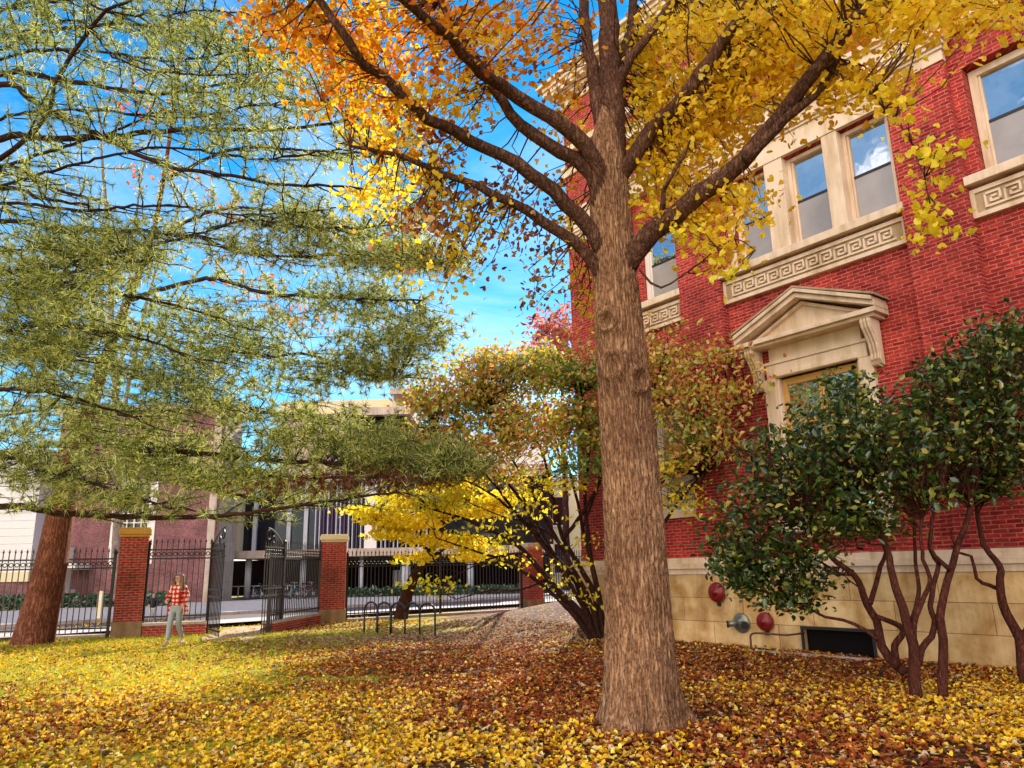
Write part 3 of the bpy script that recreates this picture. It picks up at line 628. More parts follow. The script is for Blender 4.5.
bl = [(262, 600.5, .5, 'iron', 'black bicycle at the right end of the pale railing'), (288, 601, 1.0, 'silver', 'silver bicycle seen through the railing left of the cream capped pier'), (297, 600.5, .3, 'teal', 'teal bicycle seen through the railing, among parked bicycles'), (305, 601, .9, 'pinkred', 'faded red bicycle parked across the road near the cream capped pier'), (313, 600.5, .4, 'iron', 'black bicycle parked across the road, nearest the cream capped pier')]
for px, py, rz, c, lab in bl:
    q = gp(px, py); o = bicycle(M[c]); o.location = (q[0], q[1], .125); o.rotation_euler = (0.05, 0, rz); tag(o, lab, 'bicycle', 'bicycles parked across the road')
# yellow bollard by the left railing, hedge, ground cover
q = gp(98, 622); o = empty('bollard', (q[0], q[1], .13), label='thin pale yellow post behind the left railing', cat='post')
k = MB(); k.box(-.09,.09,-.05,.05,0,.95); k.prism([(-.09,.95),(.09,.95),(.05,1.0),(-.05,1.0)],-.05,.05); k.build('shaft', M['cream'], o, bevel=.01)
k = MB(); k.box(-.075,.075,-.056,-.05,.66,.86); k.build('plate', M['white'], o)
def hedge(x0, x1, y, d, h, lab, name='hedge', n=2600, z0=0.1):
    P = RNG.uniform([x0, y, z0], [x1, y+d, z0+h], (n,3)); P[:,2] -= 0.25*h*RNG.uniform(0,1,n)*np.abs(np.sin(P[:,0]*1.7))
    tag(leaf_cloud(name, P, .26, OVATE, M['leaf_hedge'], None, .5), lab, 'hedge')
M['leaf_hedge'] = leaf_mat('hedge_leaf', [(0,(0.015,0.05,0.02)),(0.6,(0.03,0.09,0.03)),(1,(0.08,0.15,0.05))], .25, .08)
hedge(-34, -18.2, 40.5, 1.6, .75, 'low dark green hedge in front of the brick house with white windows')
hedge(-10.5, 2, 47.6, 1.0, .6, 'low dark green planting under the dark glass building', n=1800)

# ================================================================== BUILDINGS BEYOND
bh = empty('brick_house', (-17.6, 45, 0), label='brick house with tall white framed window behind the left pier', cat='building')
w = MB(); bx0, bx1 = -10.0, 0.0; WO = [(-6.3,-3.7,2.35,7.3), (-9.6,-7.6,6.6,10)]
wall_open(w, bx0, bx1, 0, 11.5, WO[:1], 0, .35); w.quad((bx0,3,0),(bx0,0,0),(bx0,0,11.5),(bx0,3,11.5)); w.quad((bx1,3,0),(bx0,3,0),(bx0,3,11.5),(bx1,3,11.5)); w.build('wall', M['brick_far'], bh)
k = MB(); k.box(bx1-.12, bx1, .22, 3, 0, 11.45); k.build('side_wall', M['concrete'], bh)
r = MB(); r.prism([(bx0-.4,11.5),(bx1+.4,11.5),(bx1+.4,11.8),(bx0-.4,11.8)], -.4, 3.3); r.build('roof', M['concrete'], bh)
f = MB(); f.box(-6.3,-5.85,-.05,.2,2.35,7.3); f.box(-4.15,-3.7,-.05,.2,2.35,7.3); f.box(-5.85,-4.15,-.05,.2,6.9,7.3); f.box(-5.85,-4.15,-.05,.2,2.35,2.6)
for i in range(1, 4): x = -5.85+1.7*i/4; f.box(x-.035,x+.035,.05,.15,2.6,6.9)
for i in range(1, 8): z = 2.6+4.3*i/8; f.box(-5.85,-4.15,.052,.148,z-.035,z+.035)
wf = f.build('window', M['white'], bh); g = MB(); g.box(-5.85,-4.15,.16,.18,2.6,6.9); g.build('pane', M['glass_far'], wf)
k = MB(); k.box(-8.9,-8.3,-1.8,0,1.0,3.4); k.box(-9.3,-8.0,-1.9,0,.8,1.0); k.box(-8.0,-7.2,-1.7,0,2.1,2.45); k.build('step_wall', M['white'], bh)
k = MB(); k.box(-.55,-.12,-.12,.2,0,11.3); k.build('corner_strip', M['concrete'], bh)
wb = empty('white_wing', (-27.8, 44, 0), label='white panelled wing on a brick base at the left edge behind the pine', cat='building')
w = MB(); w.box(-14, 0, 0, 10, 2.05, 8.6)
for i in range(14): w.box(-14, 0, -.03, 0, 2.3+i*.44, 2.68+i*.44)
w.build('wall', M['white_far'], wb); k = MB(); k.box(-14,.05,-.12,10,1.5,2.05); k.build('base_course', M['cream'], wb)
k = MB(); k.box(-14,0,-.02,10,0,1.5); k.build('base', M['brick_far'], wb); k = MB(); k.box(-14.2,.2,-.3,10.2,8.6,9.1); k.build('eaves', M['cream'], wb)
# dark glass building on columns
gb = empty('glass_building', (0, 50, 0), label='concrete building with dark glass storey raised on columns above a shaded undercroft', cat='building')
X0, X1 = -18.9, 2.5
k = MB(); k.box(X0, X1, -.6, 16, 2.62, 3.1); k.build('floor_slab', M['concrete'], gb)
k = MB(); k.box(X0+.05, X1, .4, .6, 3.1, 7.6); k.build('pane', M['glass_far'], gb)
k = MB(); k.box(X0-7, X1, 6.5, 6.7, 0.12, 2.62); k.build('undercroft_shade_wall', M['black'], gb)  # black sheet paints the undercroft's deep shade, run on past its end
k = MB(); k.box(X0, X1, .0, 16, 0.1, 0.14); k.build('undercroft_floor', M['asphalt'], gb)
k = MB(); k.box(X0, X0+.95, -.55, .5, 3.1, 7.6); k.build('end_fin', M['cream'], gb)
for px in (254, 288, 305): x = at(px, 520, 50)[0]; k = MB(); k.box(x-.13, x+.13, .2, .42, 3.1, 7.6); k.build('mullion', M['grey_metal'], gb)
xa, xb, xc = at(316,520,50)[0], at(350,520,50)[0], at(430,520,50)[0]
k = MB(); k.box(xa, xb, .25, .39, 3.1, 7.6); k.build('screen_panel', M['purple'], gb)
for x in np.arange(xa, xc, .27): k = MB(); k.box(x, x+.06, -.25, .2, 3.1, 7.6); k.build('louvre_fin', M['grey_metal'] if (int(x*7) % 3) else M['purple'], gb)
k = MB(); k.box(at(366,520,50)[0], at(378,520,50)[0], -.4, .2, 3.1, 7.6); k.build('pier', M['white_far'], gb)
for px, r_ in ((244, .2), (359, .16), (404, .33), (470, .25), (300, .2)):
    x = at(px, 590, 50)[0]; k = MB(); k.lathe([(r_,0),(r_,2.5)], (x, .6, .12), 14); k.build('column', M['grey_metal'], gb, True)
for px in (336, 395, 415): x = at(px, 580, 55)[0]; k = MB(); k.box(x-.25, x+.25, 5.6, 6.4, .2, 1.7); k.build('undercroft_door', M['grey_metal'], gb)
k = MB(); k.box(X0+.3, X1, .1, 16, 7.6, 8.4); k.build('upper_slab', M['concrete'], gb)
k = MB(); k.box(X0+2, -8.4, 4, 16, 8.4, 13.7); k.build('upper_block', M['concrete'], gb)
k = MB(); k.box(-8.4, X1, 4.5, 16, 8.4, 11.3); k.build('side_block', M['white_far'], gb)
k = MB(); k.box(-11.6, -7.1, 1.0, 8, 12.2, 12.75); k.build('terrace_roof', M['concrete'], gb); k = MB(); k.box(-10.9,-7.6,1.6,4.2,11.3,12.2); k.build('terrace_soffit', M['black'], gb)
k = MB(); k.box(-8.6,-6.4,1.2,5,13.7,14.1); k.build('canopy', M['concrete'], gb)
for x in (-6.6, -8.4): k = MB(); k.box(x-.06,x+.06,1.4,1.52,11.3,13.7); k.build('canopy_post', M['grey_metal'], gb)
k = MB(); k.box(X0+1.9,-8.3,3.7,4,12.9,13.9); k.build('parapet', M['cream'], gb)
pb = empty('pale_building', (6.5, 66, 0), label='plain pale stone building glimpsed between the dogwood stems', cat='building')
w = MB(); w.box(-9, 12, 0, 10, 0, 9.0); w.build('wall', M['cream'], pb); k = MB(); k.box(-9.3,12.3,-.3,10.3,9.0,9.5); k.build('cornice', M['white_far'], pb)
for i in range(8):
    for j in range(2): g = MB(); g.box(-8+i*2.4,-6.8+i*2.4,-.05,.02,1.2+j*4,3.6+j*4); wn_ = g.build('window', M['glass_far'], pb); g = MB(); g.box(-8.15+i*2.4,-6.65+i*2.4,-.15,-.05,1.05+j*4,1.2+j*4); g.build('sill', M['white_far'], wn_)

# ================================================================== BIG SHADE TREE
TB = np.array([1.22, 8.03, 0.08])
tree = empty('shade_tree', (0,0,0), label='big grey brown trunk in the foreground with knots and golden orange autumn leaves', cat='tree')
def trunk_mesh():
    prof = [(-.15,.50),(0,.445),(.06,.42),(.14,.395),(.28,.375),(.5,.36),(.9,.342),(1.6,.318),(2.4,.298),(3.2,.280),(3.6,.276),(4.0,.268),(4.6,.252),(5.2,.240),(5.7,.228),(6.1,.205),(6.5,.165),(6.8,.10),(7.0,.03),(15,.002)]
    zs = np.concatenate([np.arange(-.15, 7.0, .025), np.arange(7.5, 7.6, .05)]); rr = np.interp(zs, [p[0] for p in prof], [p[1] for p in prof]); k = 200
    th = np.linspace(0, 2*PI, k, endpoint=False); TH, ZZ = np.meshgrid(th, zs); r = np.repeat(rr[:,None], k, 1)
    flare = np.exp(-np.clip(ZZ+.05, 0, 9)/.24)
    r = r*(1 + flare*(.20*np.sin(5*TH+.7)+.13*np.sin(3*TH+2.0)+.09*np.sin(9*TH)+.05*np.sin(14*TH)))
    r = r*(1 + .018*np.sin(3*TH+ZZ*.9) + .014*np.sin(2*TH-ZZ*1.7+1))
    # furrowed bark ridges
    rid = np.zeros_like(r)
    for q in range(14):
        f1 = RNG.integers(24, 78); ph = RNG.uniform(0, 6.28); wv = RNG.uniform(3, 11); am = RNG.uniform(.8, 2.2)
        rid += np.sin(f1*TH + ph + am*np.sin(wv*ZZ + ph*2) + 1.1*np.sin(2.3*wv*ZZ+ph+2*TH)) / 9
    r = r + .017*np.clip(rid*2, -1, .7) * np.clip(r/.3, .3, 1)
    # knots facing the viewer: (offset along the front, height, ring radius, strength)
    front = math.atan2(-TB[1], -TB[0])
    for (dx, z, R_, s) in [(-.15, 4.13, .10, .055), (-.11, 3.62, .13, .05), (.19, 3.45, .11, .055)]:
        arc = ((TH - front + PI) % (2*PI) - PI) * .33
        d = np.sqrt((arc - dx)**2 + ((ZZ - z)*.9)**2)
        r = r + s*np.exp(-((d-R_)/.035)**2) + s*.7*np.exp(-(d/(R_*1.6))**2) - s*1.1*np.exp(-(d/(R_*.55))**2)
    cx = TB[0] + .03*np.sin(ZZ*.8); cy = TB[1] + .04*np.sin(ZZ*.6+1)
    V = np.stack([cx + r*np.cos(TH), cy + r*np.sin(TH), ZZ + TB[2]], -1).reshape(-1, 3)
    n = len(zs); f = []
    for i in range(n-1):
        for j in range(k): f.append((i*k+j, i*k+(j+1)%k, (i+1)*k+(j+1)%k, (i+1)*k+j))
    m = MB(); m.v = [tuple(p) for p in V]; m.f = f; return m
tr = trunk_mesh().build('trunk', M['bark'], tree, True)
LIMBS = [  # image polyline, distances, start radius, end radius
 ([(606,215),(593,157),(562,126),(518,99),(490,79),(473,65),(453,41),(429,20),(400,-6),(360,-60)], (8.0,7.4,6.6,5.6), .115, .035),
 ([(606,235),(590,174),(559,150),(531,133),(511,113),(494,92),(481,70),(462,40),(440,0)], (8.0,7.7,7.5,7.0), .105, .04),
 ([(610,275),(593,232),(566,202),(531,174),(504,157),(470,140),(443,126),(415,109),(391,82),(367,65),(347,41),(318,-4),(280,-50)], (8.0,7.5,6.6,5.6), .10, .035),
 ([(608,290),(586,253),(545,222),(511,202),(477,186),(443,174),(419,164),(385,150),(350,146)], (8.0,7.6,7.2,7.0), .085, .02),
 ([(612,190),(630,164),(660,121),(674,110),(690,86),(722,44),(752,0),(780,-60)], (8.0,7.7,7.3,6.8), .105, .055),
 ([(612,110),(624,68),(648,38),(673,0),(700,-50)], (8.0,7.9,7.8), .075, .035),
 ([(622,275),(640,243),(670,219),(700,195),(742,160),(790,105),(830,50),(862,12),(890,-30)], (7.95,7.6,7.1,6.4,6.2), .135, .055),
 ([(745,160),(775,132),(800,108),(822,84),(838,58)], (6.95,6.7,6.6), .06, .035),
 ([(606,150),(595,90),(588,40),(583,0),(575,-60)], (8.0,8.1,8.2), .095, .05),
 ([(612,140),(622,70),(632,10),(638,-60)], (8.0,8.3,8.5), .085, .05),
 ([(611,190),(612,150),(613,100),(610,50),(607,0),(604,-90)], (8.0,8.02,8.1), .175, .095),
 ([(821,65),(858,85),(886,106),(905,132),(918,160),(928,195)], (6.6,6.2,5.9,5.7), .018, .006),
 ([(662,210),(664,190),(672,178),(684,155),(690,140)], (7.2,7.0,6.9), .030, .012),
 ([(640,270),(660,290),(700,262),(735,238),(755,250)], (7.6,7.0,6.5), .014, .006),
]
nodes = []
for pts, Ys, r0, r1 in LIMBS:
    P = smooth_line(pline(pts, Ys), .16); n = len(P); P[1:-1] += RNG.normal(size=(n-2,3))*.012
    mb = MB(); mb.tube(P, np.linspace(1,0,n)**1.2*(r0-r1)+r1 + RNG.normal(size=n)*.0015, 10 if r0 > .03 else 6); mb.build('branch', M['bark_limb'], tree, True)
    nodes += list(P[n//5:])
nodes = np.array(nodes)
def foliage(name, mat, blobs, per, size, tpl, sx, sz, up=.4, maxlen=1.6, parent=tree, nd=None, twm='bark_limb', front=True, spread=.9, tw=True, r1=.003):
    C = blob_pts(blobs)
    if front: C = C[in_front(C, .35)]
    nd = nodes if nd is None else nd
    if tw:
        mb = MB(); lines = grow_twigs(mb, C, nd, .010, r1, maxlen=maxlen); mb.build('twigs', M[twm], parent)
        ex = np.array([l[3] for l in lines] + [(l[2]+l[3])/2 for l in lines])
        P = np.vstack([around(C, per, sx, sz), around(ex, max(1, per//4), sx*.6, sz*.6)])
    else: P = around(C, per, sx, sz)
    if front: P = P[in_front(P, .12)]
    P = P[P[:,2] > hgt(P[:,0], P[:,1]) + .05]
    return leaf_cloud(name, P, size, tpl, M[mat], parent, up, spread)
foliage('foliage', 'leaf_orange', [(285,22,42,26,24,6.1,7.77),(345,45,45,36,31,6.1,7.77),(330,88,22,20,5,6.3,7.77),(405,60,55,52,31,6.3,8.17),(450,18,50,30,21,6.5,8.37),
  (395,122,38,34,12,6.7,7.97),(520,18,55,24,21,7.1,9.17),(488,58,36,30,13,7.2,8.77),(560,72,34,22,6,7.7,9.77),(600,14,30,20,4,8,10.1),(560,112,32,18,6,8.1,10.17),(575,180,25,20,4,8.4,10.1),(350,-60,160,50,41,5,8)], 13, .074, FAN, .17, .12)
foliage('foliage', 'leaf_yellow', [(300,40,30,30,4,6.1,7.77),(365,118,40,34,14,6.5,7.97),(398,160,44,28,13,6.7,8.17),(455,108,36,30,10,7.1,8.77),(555,128,30,22,4,7.9,9.77),
  (430,95,40,36,10,6.7,8.27),(380,200,42,22,10,6.9,8.17),(360,10,60,20,10,6.2,7.77),(470,30,40,24,10,6.7,8.77),(440,205,36,24,7,7.1,8.37),(430,270,40,22,7,7.3,8.37),(480,225,28,18,4,7.5,8.37),(570,230,20,24,3,8.2,9.7),(590,300,14,50,7,9.3,10.4)], 12, .070, FAN, .15, .11)
foliage('foliage', 'leaf_brown', [(452,160,34,26,8,7.1,8.77),(500,198,42,32,13,7.5,9.17),(420,232,40,26,10,7.1,8.37),(540,238,36,32,10,7.7,9.37),(470,252,36,24,7,7.5,8.77),(552,292,30,32,8,8.1,9.57),
  (450,135,36,20,4,7.1,8.77),(505,60,30,26,4,7.5,8.77),(400,215,40,20,4,7.1,8.17),(578,270,18,36,5,9,10.1)], 10, .070, FAN, .15, .12)
foliage('foliage', 'leaf_yellow', [(655,95,22,40,38,7.95,9.9),(700,125,48,46,87,7.35,9.5),(662,170,32,36,43,7.75,9.5),(722,70,44,34,56,7.15,8.9),(780,36,54,28,70,6.55,8.5),(850,24,56,22,56,5.95,7.9),
  (930,12,58,14,46,5.55,7.1),(1005,6,30,10,16,5.35,6.7),(690,212,36,24,26,7.35,8.9),(650,52,22,24,26,7.95,9.5),(762,108,44,34,46,6.95,8.7),(830,92,22,16,14,6.35,7.5),(722,256,20,16,12,6.75,7.7),(742,205,22,20,13,6.75,7.9),
  (805,66,36,24,32,6.55,8.1),(876,88,36,16,16,5.95,7.1),(700,20,50,24,43,7.15,8.9),(640,215,14,14,5,7.95,8.9),(800,-50,240,36,140,5.35,8.5)], 13, .072, FAN, .15, .11)
foliage('foliage', 'leaf_lemon', [(915,132,16,18,2,5.6,6),(918,165,26,12,3,5.5,6),(945,152,18,8,2,5.5,5.8),(925,190,20,14,2,5.5,5.9),(945,222,24,13,3,5.5,5.9),(930,238,14,8,2,5.5,5.9),(890,100,20,10,2,5.7,6.1),(690,235,26,14,3,6.6,7.2),(728,268,12,12,2,6.4,6.9)], 9, .072, FAN, .09, .07, maxlen=.6)

# ================================================================== PINES
pine = empty('pine_tree', (0,0,0), label='tall leaning pine with a red brown trunk at the left, in front of the fence', cat='tree')
pine2 = empty('pine_tree', (0,0,0), label='nearer pine off the left edge whose long dark boughs cross the sky', cat='tree')
tp = smooth_line(np.vstack([[gp(31,645)+[0,0,-.25]], pline([(37,625),(50,570),(66,490),(92,400),(120,320),(148,250),(160,200),(172,120),(180,40),(186,-80)], (19.9,20.2,20.6,21))]), .3)
n = len(tp); mb = MB(); mb.tube(tp, np.interp(np.arange(n)/(n-1), [0,.02,.05,.12,.22,.35,.5,1], [.53,.47,.42,.35,.26,.13,.07,.02]), 20); mb.build('trunk', M['bark_pine'], pine, True)
t2 = smooth_line([(-11.8,13.2,-.2),(-11.7,13.2,2),(-11.5,13.1,6),(-11.3,13,11),(-11.2,13,16)], .4)
mb = MB(); mb.tube(t2, np.linspace(.42,.08,len(t2)), 14); mb.build('trunk', M['bark_pine'], pine2, True)
B2 = [ # boughs from the off-frame pine
 ([(0,73),(68,82),(120,90),(165,94),(230,82)], (12.0,11), .075,.02),([(0,85),(34,102),(68,120),(103,137),(137,154),(171,167),(222,174),(273,183),(330,186),(400,190)], (12,11,10.5), .065,.015),
 ([(0,138),(51,139),(103,137),(154,132),(205,129),(273,130),(350,120),(410,112)], (12.2,11.5,11), .08,.016),([(0,159),(34,130),(51,106),(55,85),(68,61),(92,27),(106,10),(130,0),(160,-30)], (11.6,11,10.6), .06,.025),
 ([(109,133),(150,113),(178,111),(198,99),(225,89),(270,82),(330,86)], (11.6,11), .04,.012),([(7,167),(41,185),(61,191),(100,200)], (12.4,12), .06,.02),([(0,188),(44,198),(90,206)], (12.4,12), .07,.02),
 ([(0,222),(60,228),(157,232),(205,239),(239,253),(290,256),(350,255),(440,262)], (12.6,11.6,10.6), .055,.012),([(0,274),(55,274),(110,268)], (12.6,12), .05,.015),
 ([(0,288),(51,286),(103,291),(150,300),(220,318)], (12.6,12), .065,.015),([(0,40),(60,30),(140,25),(220,40),(300,30)], (12,10.8), .05,.012),([(0,10),(70,0),(150,-10)], (12,11), .05,.015),
 ([(0,457),(51,472),(103,486),(143,500),(200,512)], (13.5,12.5), .045,.015),([(0,506),(52,512),(105,516),(200,517),(250,512),(330,500),(400,492)], (14,13,12.2), .075,.018),
 ([(0,60),(80,50),(170,60),(250,50),(330,45)],(11.8,10.4),.035,.01),([(0,118),(90,110),(180,118),(260,105),(340,100)],(12,10.4),.035,.01),([(0,205),(80,210),(160,205),(240,215),(330,210)],(12.2,10.6),.04,.01),
 ([(60,20),(120,60),(190,75),(280,70)],(11.4,10.2),.03,.01),([(100,158),(180,148),(260,160),(340,150),(400,160)],(11.6,10.2),.035,.01),([(150,246),(240,222),(320,228),(400,226)],(11.6,10.4),.035,.01),([(40,-10),(120,15),(220,10),(300,25)],(11.4,10),.03,.01),([(0,250),(70,255),(150,262)],(12.4,11.6),.035,.01),
 ([(0,330),(60,325),(130,335),(200,360)], (13,12.2), .05,.014),([(0,390),(70,398),(140,420)], (13.2,12.6), .05,.014)]
B1 = [([(130,300),(205,279),(256,291),(301,296),(350,298),(420,300)], (20.2,17,15.5), .075,.02),([(125,320),(191,346),(239,352),(273,356),(308,354),(350,372),(400,378)], (20.2,17,15.6), .07,.02),
 ([(80,430),(103,441),(137,448),(191,452),(239,458),(308,462),(350,465),(440,470),(480,468)], (20.2,16,14.2,13.6), .10,.02),([(100,430),(147,455),(191,482),(239,496),(290,503),(350,500)], (20.2,16.5,15), .08,.02),
 ([(147,455),(191,470),(239,474),(290,478),(328,478),(380,476)], (17,15,14), .06,.02),([(110,370),(180,390),(250,410),(330,420),(400,440)], (20.4,17,15.5), .07,.02),
 ([(150,240),(220,210),(300,215),(370,240)], (20.6,18.5,17), .06,.015),([(165,180),(230,150),(300,150),(380,160),(440,190)], (20.6,18,16.5), .06,.015),([(175,90),(240,60),(320,55),(380,80)], (20.8,18.5,17.5), .05,.015),([(120,330),(60,350),(0,360)], (20.4,18.5,17.5), .06,.02),([(95,400),(40,410),(-20,420)], (20.2,18.5), .06,.02)]
def pine_crown(parent, boughs, dens, blobs, K, L, w, sub_len, trunk=None):
    TP, TD, nd = [], [], []; sub = MB()
    for pts, Ys, r0, r1 in boughs:
        P = pline(pts, Ys)
        if trunk is not None:
            j = np.argmin(np.abs(trunk[:,2] - (P[0][2] - .2))); P = np.vstack([[trunk[j]], P])
        P = smooth_line(P, .18); n = len(P); P[2:-1] += RNG.normal(size=(n-3,3))*.014
        mb = MB(); mb.tube(P, np.linspace(r0, r1, n), 7); mb.build('bough', M['bark_dark'], parent, True)
        nd += list(P)
        Tn = np.gradient(P, axis=0); Tn /= np.linalg.norm(Tn, axis=1)[:,None]
        for i in range(int(n*.22), n):
            if RNG.uniform() > dens*1.35: continue
            side = RNG.choice([-1, 1]); lat = np.cross(Tn[i], [0,0,1])*side
            d = Tn[i]*RNG.uniform(.3,.9) + lat*RNG.uniform(.5,1.0) + [0,0,RNG.uniform(-.15,.35)]; d /= np.linalg.norm(d)
            l = sub_len*RNG.uniform(.4, 1.1)*(1.1 - .4*i/n); m = max(3, int(l/.11))
            Q = P[i] + d[None]*np.linspace(0, l, m)[:,None] + np.array([0,0,1.0])[None]*(np.linspace(0,1,m)**2*l*RNG.uniform(-.12,.18))[:,None] + np.cumsum(RNG.normal(size=(m,3))*.012, 0)
            sub.tube(Q, np.linspace(.014, .005, m), 4, cap=False)
            for q in range(int(m*.35), m): TP.append(Q[q]); TD.append(d + RNG.normal(size=3)*.25)
        TP.append(P[-1]); TD.append(Tn[-1])
    C = blob_pts(blobs)
    if len(C):
        nd = np.array(nd)
        for c in C:
            dd_ = np.linalg.norm(nd - c, axis=1); j = np.argmin(dd_ + RNG.uniform(0,.3,len(dd_))); v = c - nd[j]; l = np.linalg.norm(v)
            a = nd[j] if l < .8 else c - np.array([v[0], v[1], v[2]*.15])/l*.7 - [RNG.normal()*.2, RNG.normal()*.2, 0]
            v = c - a; l = np.linalg.norm(v); m = max(3, int(l/.2)); tt = np.linspace(0,1,m)[:,None]
            Q = a + v*tt + RNG.normal(size=(1,3))*.12*l*tt*(1-tt); sub.tube(Q, np.linspace(.008,.004,m), 4, cap=False)
            d = v/(l+1e-6)
            for e in range(3): TP.append(c + RNG.normal(size=3)*[.12,.12,.05]); TD.append(d + RNG.normal(size=3)*.5)
    sub.build('twigs', M['twig'], parent)
    TP = np.array(TP); TD = np.array(TD); TD /= np.linalg.norm(TD, axis=1)[:,None]
    V = tufts(TP, TD, K, L, w); np_mesh('needles', V, [[0,1,2]], M['needle'], parent)
    return TP
pine_crown(pine2, B2, .62, [(60,270,80.85,48.4,290,11,13.5),(40,330,69.3,60.5,362,11.5,14),(200,60,103.95,60.5,157,9.8,12),(250,110,69.3,43.56,74,9.6,11.5),(170,20,69.3,29.04,53,10,12),(30,30,46.2,36.3,42,10.5,12.5),
  (330,60,69.3,60.5,85,9.6,11),(390,120,57.75,48.4,53,9.8,11),(300,240,92.4,24.2,146,10.4,12),(400,258,69.3,16.94,122,10.2,11),(120,250,69.3,29.04,146,11,13),(60,480,103.95,21.78,129,12.5,14),(130,500,57.75,12.1,56,12.4,13.6),(20,440,46.2,36.3,92,12.6,14)], 20, .17, .0056, 1.15, t2)
pine_crown(pine, B1, .70, [(150,350,103.95,60.5,362,15,19),(230,400,103.95,41.14,205,14.5,18),(330,440,92.4,26.62,219,13.6,16),(400,450,69.3,21.78,146,13.2,15),(450,466,41.58,14.52,73,13,14.2),(120,430,103.95,43.56,238,15,19),(240,330,69.3,36.3,146,15.5,18),
  (380,350,57.75,36.3,170,15,17),(420,330,46.2,24.2,96,15,16.5),(350,300,69.3,29.04,122,15.2,17),(400,240,57.75,48.4,146,16,18),(300,200,57.75,36.3,58,16.5,19),(60,380,69.3,48.4,132,16.5,19),(340,370,69.3,16.94,96,15,16.5),(410,200,46.2,36.3,58,16,17.5),(160,470,57.75,14.52,73,15,17),(250,480,69.3,16.94,92,14.5,16)], 21, .20, .0072, 1.3, tp)
C = blob_pts([(385,476,70,14,300,13.2,15),(300,486,80,10,130,13.8,15.6),(430,478,40,9,110,13,14.2)])
np_mesh('dead_needles', tufts(C, np.tile([[0,0,-.6]], (len(C),1))+RNG.normal(size=(len(C),3))*.5, 20, .16, .005), [[0,1,2]], M['needle_brown'], pine)

# ================================================================== SMALLER TREES
def stems_tree(name, label, stems, mat, segs=7, base=None):
    o = empty(name, (0,0,0), label=label, cat='tree' if 'tree' in name or 'dogwood' in name else 'shrub'); nd = []
    for pts, Ys, r0, r1 in stems:
        P = smooth_line(pline(pts, Ys), .10); n = len(P); P[1:] += np.cumsum(RNG.normal(size=(n-1,3))*.006, 0)
        mb = MB(); mb.tube(P, np.linspace(r0, r1, n), segs + 2); mb.build('trunk' if r0 > .05 else 'branch', M[mat], o, True); nd += list(P[n//4:])
    return o, np.array(nd)
dog, nd = stems_tree('dogwood_tree', 'spreading multi stemmed tree of turning green, orange and red leaves behind the big trunk', [
 ([(599,650),(585,622),(570,605),(545,580),(522,553),(500,538),(465,522),(430,512)], (17.4,17.2,16.6), .10,.016),([(600,648),(588,612),(575,578),(555,556),(540,535),(525,505),(500,470),(463,428)], (17.4,17.5,17), .085,.015),
 ([(603,648),(594,600),(580,570),(562,540),(552,500),(540,450),(518,414)], (17.4,17.8,18), .08,.015),([(606,648),(600,600),(592,560),(585,500),(590,440),(580,390)], (17.4,17.6,17.4), .075,.015),
 ([(610,648),(622,580),(640,520),(672,470),(720,430),(760,405)], (17.4,17,16.2), .11,.02),([(608,646),(640,560),(690,490),(710,470)], (17.4,16.6,15.6), .07,.02),
 ([(598,649),(572,614),(540,585),(505,562),(470,550),(435,540)],(17.4,16.8,16.2),.065,.012),([(602,648),(590,602),(566,552),(540,500),(512,450),(488,405)],(17.4,17.2,16.8),.065,.012),
 ([(604,648),(598,592),(582,530),(566,470),(545,412),(528,372)],(17.5,17.9,18.2),.06,.012),([(600,648),(577,597),(550,557),(520,520),(488,482),(455,450),(430,430)],(17.4,17,16.6),.06,.012),([(566,552),(545,530),(505,515),(470,500)],(17.2,16.6),.03,.01),([(582,530),(600,480),(612,430)],(17.8,17.2),.035,.012),
 ([(522,553),(490,560),(460,575)], (16.8,16.2), .03,.01),([(545,580),(520,590),(490,590),(455,600)], (17,16.4), .03,.01),([(555,556),(531,510),(518,482),(504,458),(480,440)], (17.3,17), .04,.012),([(540,535),(500,500),(477,486),(453,476),(430,462)], (17.2,16.6), .04,.012),([(562,540),(590,500),(620,440),(650,400)], (17.7,17), .05,.015)], 'bark_dark')
foliage('foliage', 'leaf_dogwood', [(525,425,50,22,70,16,18.4),(570,430,30,26,50,16,18),(490,455,40,16,40,15.8,17.6),(486,356,20,10,36,16,18),(432,402,22,10,34,15.6,17),(548,362,16,8,16,16.5,18.5),(640,345,18,9,16,15.6,17),(760,372,22,9,22,14.2,15.2),(715,352,16,8,14,14.5,15.5),(415,440,18,8,24,15.4,16.8),(470,385,60,32.64,212,15.8,18.6),(540,370,60,24.96,102,16,19),(440,430,34,38.4,63,15.6,17.6),(500,430,60,32.64,92,15.6,18.6),(560,420,50,34.56,77,15.8,18.8),(690,400,60,34.56,148,14.6,16.6),(750,390,40,24.96,79,14.2,15.6),
  (680,450,40,23.04,57,14.8,16.6),(480,470,50,21.12,42,15.8,17.4),(600,360,50,21.12,47,16,18.6),(660,360,40,21.12,31,15.4,17),(720,440,30,17.28,30,14.4,15.6),(410,470,20,28.8,21,15.6,16.6),(735,350,30,23.04,18,14.2,15.4),(665,330,24,19.2,11,15.4,17),(690,360,50,28.8,26,14.8,16.4),(650,480,30,9.6,16,14.8,16)], 9, .125, OVATE, .28, .06, parent=dog, nd=nd, twm='bark_dark', maxlen=1.8, r1=.004)
foliage('foliage', 'leaf_green', [(545,372,50,22,103,15.8,18),(590,430,30,40,57,15.8,17.6),(700,430,30,14,34,14.6,15.8),(580,470,22,16,30,15.8,17),(470,410,30,16,30,15.8,17.4),(610,375,36,18,46,15.8,17)], 9, .115, OVATE, .24, .09, parent=dog, nd=nd, twm='bark_dark', r1=.004)
